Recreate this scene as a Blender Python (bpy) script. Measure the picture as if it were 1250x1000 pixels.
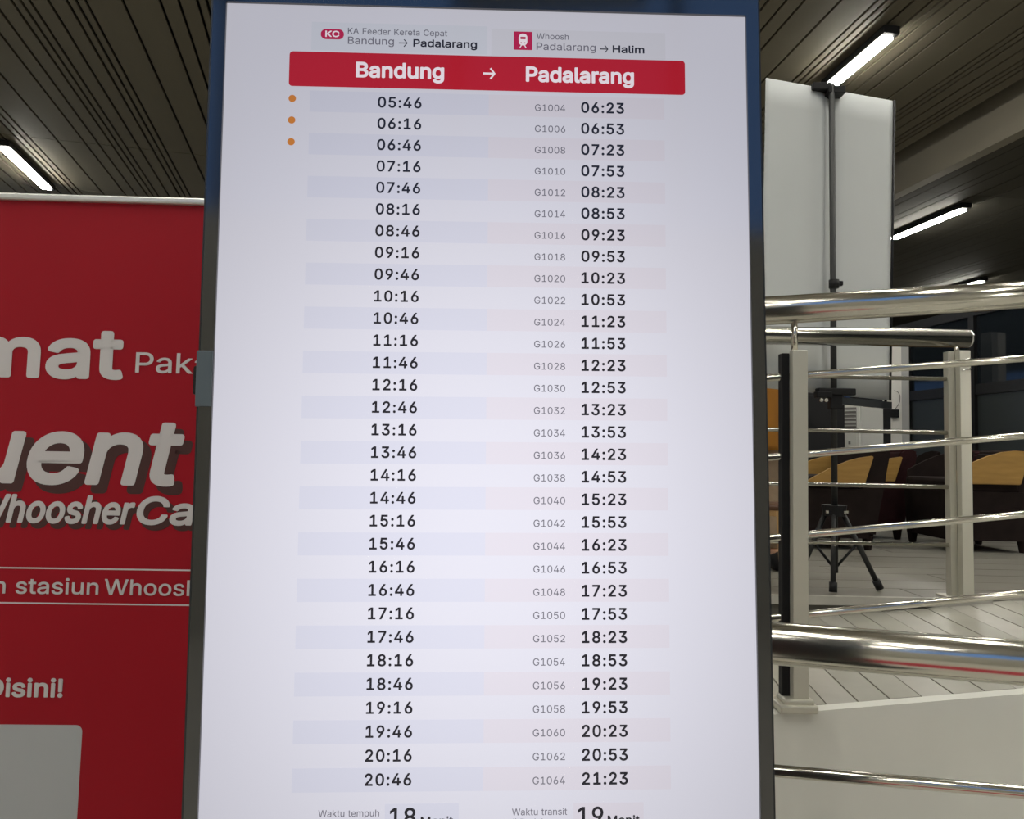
import bpy, bmesh, math, random, json
from mathutils import Vector, Matrix, Euler
random.seed(7)
for o in list(bpy.data.objects): bpy.data.objects.remove(o)
C = bpy.context.scene.collection
S = bpy.context.scene
PI = math.pi

# ------------------------------------------------------------------ camera
EYE = Vector((0, 0, 1.5))
pit, rol = math.radians(3.2), math.radians(1.1)
fw = Vector((0, math.cos(pit), math.sin(pit))); u0 = Vector((0, -math.sin(pit), math.cos(pit))); r0 = Vector((1, 0, 0))
cr = r0*math.cos(rol) + u0*math.sin(rol); cu = u0*math.cos(rol) - r0*math.sin(rol)
cam = bpy.data.cameras.new('camera'); cam.sensor_width = 36; cam.lens = 36*900/1250; cam.clip_start = 0.02; cam.clip_end = 200
co = bpy.data.objects.new('camera', cam); C.objects.link(co)
m4 = Matrix.Identity(4)
for i in range(3):
    m4[i][0] = cr[i]; m4[i][1] = cu[i]; m4[i][2] = -fw[i]; m4[i][3] = EYE[i]
co.matrix_world = m4
S.camera = co

# ------------------------------------------------------------------ world (dusk sky outside the hall), exposure
w = bpy.data.worlds.new('dusk'); S.world = w; w.use_nodes = True
bg = w.node_tree.nodes['Background']; bg.inputs[0].default_value = (0.15, 0.31, 0.68, 1); bg.inputs[1].default_value = 0.92
S.view_settings.view_transform = 'Standard'; S.view_settings.look = 'None'
S.view_settings.exposure = 0.0; S.view_settings.gamma = 1.0; S.view_settings.use_curve_mapping = False
LAMP_POWER = 74.0

# ------------------------------------------------------------------ materials
def mat(name, col, rough=.5, metal=0, spec=.5, emit=None, estr=0, noise=0, nscale=8, bump=0, coat=0, ior=None, aniso=0, stretch=None, rnoise=0):
    m = bpy.data.materials.new(name); m.use_nodes = True
    nt = m.node_tree; b = nt.nodes['Principled BSDF']
    b.inputs['Base Color'].default_value = (*col, 1); b.inputs['Roughness'].default_value = rough
    b.inputs['Metallic'].default_value = metal; b.inputs['Specular IOR Level'].default_value = spec
    if ior: b.inputs['IOR'].default_value = ior
    if coat: b.inputs['Coat Weight'].default_value = coat; b.inputs['Coat Roughness'].default_value = .05
    if emit: b.inputs['Emission Color'].default_value = (*emit, 1); b.inputs['Emission Strength'].default_value = estr
    if noise or bump or rnoise:
        tc = nt.nodes.new('ShaderNodeTexCoord'); n = nt.nodes.new('ShaderNodeTexNoise'); n.inputs['Scale'].default_value = nscale; n.inputs['Detail'].default_value = 6
        mp = nt.nodes.new('ShaderNodeMapping'); nt.links.new(tc.outputs['Object'], mp.inputs[0]); nt.links.new(mp.outputs[0], n.inputs['Vector'])
        if stretch: mp.inputs['Scale'].default_value = stretch
        if noise:
            r = nt.nodes.new('ShaderNodeValToRGB')
            r.color_ramp.elements[0].position = .3; r.color_ramp.elements[1].position = .7
            r.color_ramp.elements[0].color = (*[max(0, c*(1-noise)) for c in col], 1); r.color_ramp.elements[1].color = (*[min(1, c*(1+noise)) for c in col], 1)
            nt.links.new(n.outputs['Fac'], r.inputs[0]); nt.links.new(r.outputs[0], b.inputs['Base Color'])
        if rnoise:
            mr = nt.nodes.new('ShaderNodeMapRange'); mr.inputs['To Min'].default_value = max(.02, rough-rnoise); mr.inputs['To Max'].default_value = rough+rnoise
            nt.links.new(n.outputs['Fac'], mr.inputs[0]); nt.links.new(mr.outputs[0], b.inputs['Roughness'])
        if bump:
            bp = nt.nodes.new('ShaderNodeBump'); bp.inputs['Strength'].default_value = bump; bp.inputs['Distance'].default_value = .01
            nt.links.new(n.outputs['Fac'], bp.inputs['Height']); nt.links.new(bp.outputs[0], b.inputs['Normal'])
    return m

def lcd(name, col, k=1.0):
    """a colour shown on the lit display; its viewing-angle falloff is painted into the emission, dimmer towards the rim"""
    m = bpy.data.materials.new(name); m.use_nodes = True; nt = m.node_tree; b = nt.nodes['Principled BSDF']
    b.inputs['Base Color'].default_value = (.004, .004, .005, 1); b.inputs['Roughness'].default_value = .10; b.inputs['Specular IOR Level'].default_value = .35
    b.inputs['Emission Color'].default_value = (*col, 1)
    tc = nt.nodes.new('ShaderNodeTexCoord'); mp = nt.nodes.new('ShaderNodeMapping')
    mp.inputs['Scale'].default_value = (1.25, 0, 1.02); mp.inputs['Location'].default_value = (0, 0, .13)
    ln = nt.nodes.new('ShaderNodeVectorMath'); ln.operation = 'LENGTH'
    mr = nt.nodes.new('ShaderNodeMapRange'); mr.interpolation_type = 'SMOOTHSTEP'
    mr.inputs['From Min'].default_value = .0; mr.inputs['From Max'].default_value = .80
    mr.inputs['To Min'].default_value = 1.12*k; mr.inputs['To Max'].default_value = .60*k  # screen falloff at a slant, put into the emission strength
    nt.links.new(tc.outputs['Object'], mp.inputs[0]); nt.links.new(mp.outputs[0], ln.inputs[0])
    nt.links.new(ln.outputs['Value'], mr.inputs[0]); nt.links.new(mr.outputs[0], b.inputs['Emission Strength'])
    return m

M = dict(
    steel=mat('polished_steel', (.66, .64, .57), .18, 1, rnoise=.06, nscale=3, stretch=(1, 1, 1)),
    post=mat('satin_steel', (.56, .545, .47), .38, .55, rnoise=.08, nscale=9),
    dark=mat('black_plastic', (.008, .008, .009), .55, spec=.25),
    bezel=mat('glossy_black_glass', (.010, .011, .012), .09, ior=2.1),
    side=mat('dark_metal_side', (.05, .055, .06), .28, .6),
    tape=mat('grey_tape', (.10, .13, .15), .35),
    redban=mat('red_vinyl', (.33, .007, .016), .5, spec=.15, noise=.05, nscale=2, bump=.04),
    silver=mat('silver_bar', (.62, .62, .60), .35, .7),
    white=mat('white_print', (.60, .57, .56), .55),
    brown=mat('dark_red_shadow_print', (.055, .012, .010), .5),
    qr=mat('pale_card_print', (.42, .44, .44), .5),
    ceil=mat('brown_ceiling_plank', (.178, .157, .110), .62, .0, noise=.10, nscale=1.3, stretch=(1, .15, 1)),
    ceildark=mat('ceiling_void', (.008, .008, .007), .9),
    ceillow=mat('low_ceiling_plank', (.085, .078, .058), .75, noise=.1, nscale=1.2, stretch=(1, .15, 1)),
    beam=mat('bulkhead_paint', (.37, .335, .26), .6, noise=.04, nscale=1),
    lamp=mat('lamp_tube', (1, 1, 1), .4, emit=(1, .97, .885), estr=LAMP_POWER),
    wall=mat('wall_paint', (.38, .37, .33), .7, noise=.05, nscale=1),
    dwall=mat('dark_wall_paint', (.10, .10, .09), .7),
    ramp=mat('white_painted_ramp_side', (.74, .74, .68), .45, noise=.05, nscale=2.2, bump=.05),
    tile=mat('ramp_tile', (.35, .34, .29), .35, noise=.10, nscale=5),
    tile2=mat('ramp_tile_light', (.40, .385, .34), .35, noise=.10, nscale=6),
    plank=mat('landing_tile', (.195, .185, .157), .40, noise=.12, nscale=3, stretch=(.4, 2, 1)),
    grout=mat('dark_grout', (.10, .095, .08), .8),
    floor=mat('ground_floor', (.45, .435, .39), .35, noise=.08, nscale=2),
    mat_red=mat('added_red_mat', (.35, .012, .03), .9),
    rubber=mat('black_mat', (.02, .02, .02), .8),
    fabric=mat('white_banner_cloth', (.53, .55, .545), .8, spec=.2, noise=.02, nscale=4),
    wood=mat('yellow_beech', (.34, .195, .050), .5, spec=.3, noise=.12, nscale=7, stretch=(1, 1, 6)),
    wood2=mat('light_beech_leg', (.44, .27, .11), .42, noise=.12, nscale=7, stretch=(5, 5, 1)),
    uph=mat('dark_brown_upholstery', (.015, .010, .009), .85, spec=.12, noise=.2, nscale=12),
    uph2=mat('maroon_upholstery', (.024, .008, .009), .85, spec=.12, noise=.2, nscale=12),
    brownseat=mat('brown_leather', (.10, .045, .022), .5),
    skin=mat('skin', (.42, .24, .15), .5), hair=mat('black_hair', (.01, .008, .007), .5),
    lip=mat('lips', (.30, .09, .08), .5), eye=mat('eye_white', (.7, .7, .68), .3),
    orange=mat('orange_cloth', (.36, .150, .014), .85, noise=.22, nscale=9, stretch=(1, 1, .25), bump=.3),
    tan=mat('tan_cloth', (.40, .30, .20), .85, noise=.18, nscale=10, bump=.3),
    acw=mat('white_plastic', (.62, .62, .57), .45), acg=mat('grey_plastic', (.50, .50, .47), .5),
    louvre=mat('grey_louvre', (.17, .16, .15), .5),
    pillar=mat('white_pillar_paint', (.66, .64, .60), .6), pillar2=mat('grey_pillar_strip', (.36, .36, .35), .6),
    glass=mat('dark_glass', (.012, .016, .020), .05, ior=1.45),
    panel=mat('dark_green_grey_panel', (.028, .034, .034), .35, noise=.1, nscale=2),
    frame=mat('black_frame', (.008, .008, .008), .4),
    chrome=mat('chrome', (.8, .8, .78), .15, 1),
    blacktube=mat('black_tube', (.012, .013, .013), .6),
    L_bg=lcd('lit_white', (.755, .745, .835)), L_blue=lcd('lit_pale_blue', (.700, .700, .815)), L_pink=lcd('lit_pale_pink', (.745, .705, .785)),
    L_cardb=lcd('lit_card_blue', (.70, .715, .80)), L_cardg=lcd('lit_card_grey', (.715, .705, .775)),
    L_red=lcd('lit_red', (.60, .010, .022), .95), L_crim=lcd('lit_crimson', (.60, .015, .085), .95),
    L_white=lcd('lit_pure_white', (1.05, .95, 1.02)), L_or=lcd('lit_orange', (.70, .24, .03)),
    L_text=lcd('lit_black_text', (.018, .017, .024)), L_grey=lcd('lit_grey_text', (.17, .165, .20)), L_mid=lcd('lit_midgrey_text', (.19, .18, .22)),
)

# ------------------------------------------------------------------ helpers
def link(name, me, m=None, parent=None):
    o = bpy.data.objects.new(name, me); C.objects.link(o)
    if m is not None and me is not None:
        me.materials.clear(); me.materials.append(M[m] if isinstance(m, str) else m)
    if parent is not None: o.parent = parent
    return o
def tag(o, label, cat, group=None):
    o['label'] = label; o['category'] = cat
    if group: o['group'] = group
    return o
def root(name, loc, label, cat, group=None, rot=(0, 0, 0)):
    o = bpy.data.objects.new(name, None); C.objects.link(o); o.location = loc; o.rotation_euler = rot
    o.empty_display_size = .1
    return tag(o, label, cat, group)
def from_bm(name, bm, m, parent=None, smooth=False):
    bmesh.ops.recalc_face_normals(bm, faces=bm.faces)
    me = bpy.data.meshes.new(name); bm.to_mesh(me); bm.free()
    if smooth:
        for p in me.polygons: p.use_smooth = True
    return link(name, me, m, parent)
def struct(o): o['kind'] = 'structure'; return o
def bx(bm, a, b, bev=0):
    r = bmesh.ops.create_cube(bm, size=1)
    for v in r['verts']:
        v.co = Vector([(a[i]+b[i])/2 + v.co[i]*(b[i]-a[i]) for i in range(3)])
    if bev:
        es = list({e for v in r['verts'] for e in v.link_edges})
        bmesh.ops.bevel(bm, geom=es, offset=bev, segments=2, affect='EDGES', profile=.5)
def box(name, a, b, m, parent=None, bev=0):
    bm = bmesh.new(); bx(bm, a, b, bev); return from_bm(name, bm, m, parent)
def tb(bm, p0, p1, ra, rb=None, n=20, cap=True):
    p0, p1 = Vector(p0), Vector(p1); rb = ra if rb is None else rb
    d = (p1-p0); L = d.length; q = d.to_track_quat('Z', 'Y').to_matrix().to_4x4()
    bmesh.ops.create_cone(bm, cap_ends=cap, segments=n, radius1=ra, radius2=rb, depth=L, matrix=Matrix.Translation((p0+p1)/2) @ q)
def tube(name, p0, p1, ra, m, parent=None, rb=None, n=20):
    bm = bmesh.new(); tb(bm, p0, p1, ra, rb, n)
    o = from_bm(name, bm, m, parent)
    for p in o.data.polygons: p.use_smooth = len(p.vertices) == 4
    return o
def prism(name, pts, axis, a, b, m, parent=None, bev=0):
    """outline of 2D pts extruded from a to b along axis ('y': pts are x,z; 'x': y,z; 'z': x,y)"""
    bm = bmesh.new()
    f = {'y': lambda p, t: (p[0], t, p[1]), 'x': lambda p, t: (t, p[0], p[1]), 'z': lambda p, t: (p[0], p[1], t)}[axis]
    A = [bm.verts.new(f(p, a)) for p in pts]; B = [bm.verts.new(f(p, b)) for p in pts]; n = len(pts)
    bm.faces.new(A); bm.faces.new(B[::-1])
    for i in range(n): bm.faces.new((A[i], B[i], B[(i+1) % n], A[(i+1) % n]))
    if bev: bmesh.ops.bevel(bm, geom=list(bm.edges), offset=bev, segments=2, affect='EDGES')
    return from_bm(name, bm, m, parent)
def hexa(name, c, m, parent=None):
    """eight corners: four of the bottom ring then four of the top ring"""
    bm = bmesh.new(); v = [bm.verts.new(p) for p in c]
    for f in ((3, 2, 1, 0), (4, 5, 6, 7), (0, 1, 5, 4), (1, 2, 6, 5), (2, 3, 7, 6), (3, 0, 4, 7)): bm.faces.new([v[i] for i in f])
    return from_bm(name, bm, m, parent)
def loft(name, rings, m, parent=None, n=16, cap=True, smooth=True):
    bm = bmesh.new(); R = []
    for (c, rx, ry, *ph) in rings:
        wob = ph[0] if ph else 0
        R.append([bm.verts.new((c[0]+rx*math.cos(2*PI*i/n)*(1+wob*math.sin(5*2*PI*i/n)), c[1]+ry*math.sin(2*PI*i/n)*(1+wob*math.cos(4*2*PI*i/n)), c[2])) for i in range(n)])
    for a, b in zip(R, R[1:]):
        for i in range(n): bm.faces.new((a[i], a[(i+1) % n], b[(i+1) % n], b[i]))
    if cap: bm.faces.new(R[0][::-1]); bm.faces.new(R[-1])
    return from_bm(name, bm, m, parent, smooth)
def flat(name, pts, y, m, parent):
    """flat print: polygon in the local x-z plane facing -y"""
    bm = bmesh.new(); bm.faces.new([bm.verts.new((p[0], y, p[1])) for p in pts])
    me = bpy.data.meshes.new(name); bm.to_mesh(me); bm.free()
    if me.polygons[0].normal.y > 0: me.flip_normals()
    return link(name, me, m, parent)
def rrect(x0, z0, x1, z1, r, n=6, corners=(1, 1, 1, 1)):
    pts = []
    for k, (cx, cz, a0) in enumerate(((x1-r, z1-r, 0), (x0+r, z1-r, 90), (x0+r, z0+r, 180), (x1-r, z0+r, 270))):
        if corners[k]:
            for i in range(n+1):
                a = math.radians(a0+90*i/n); pts.append((cx+r*math.cos(a), cz+r*math.sin(a)))
        else: pts.append(((x1, z1), (x0, z1), (x0, z0), (x1, z0))[k])
    return pts
def disc(x, z, r, n=20): return [(x+r*math.cos(2*PI*i/n), z+r*math.sin(2*PI*i/n)) for i in range(n)]

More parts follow.
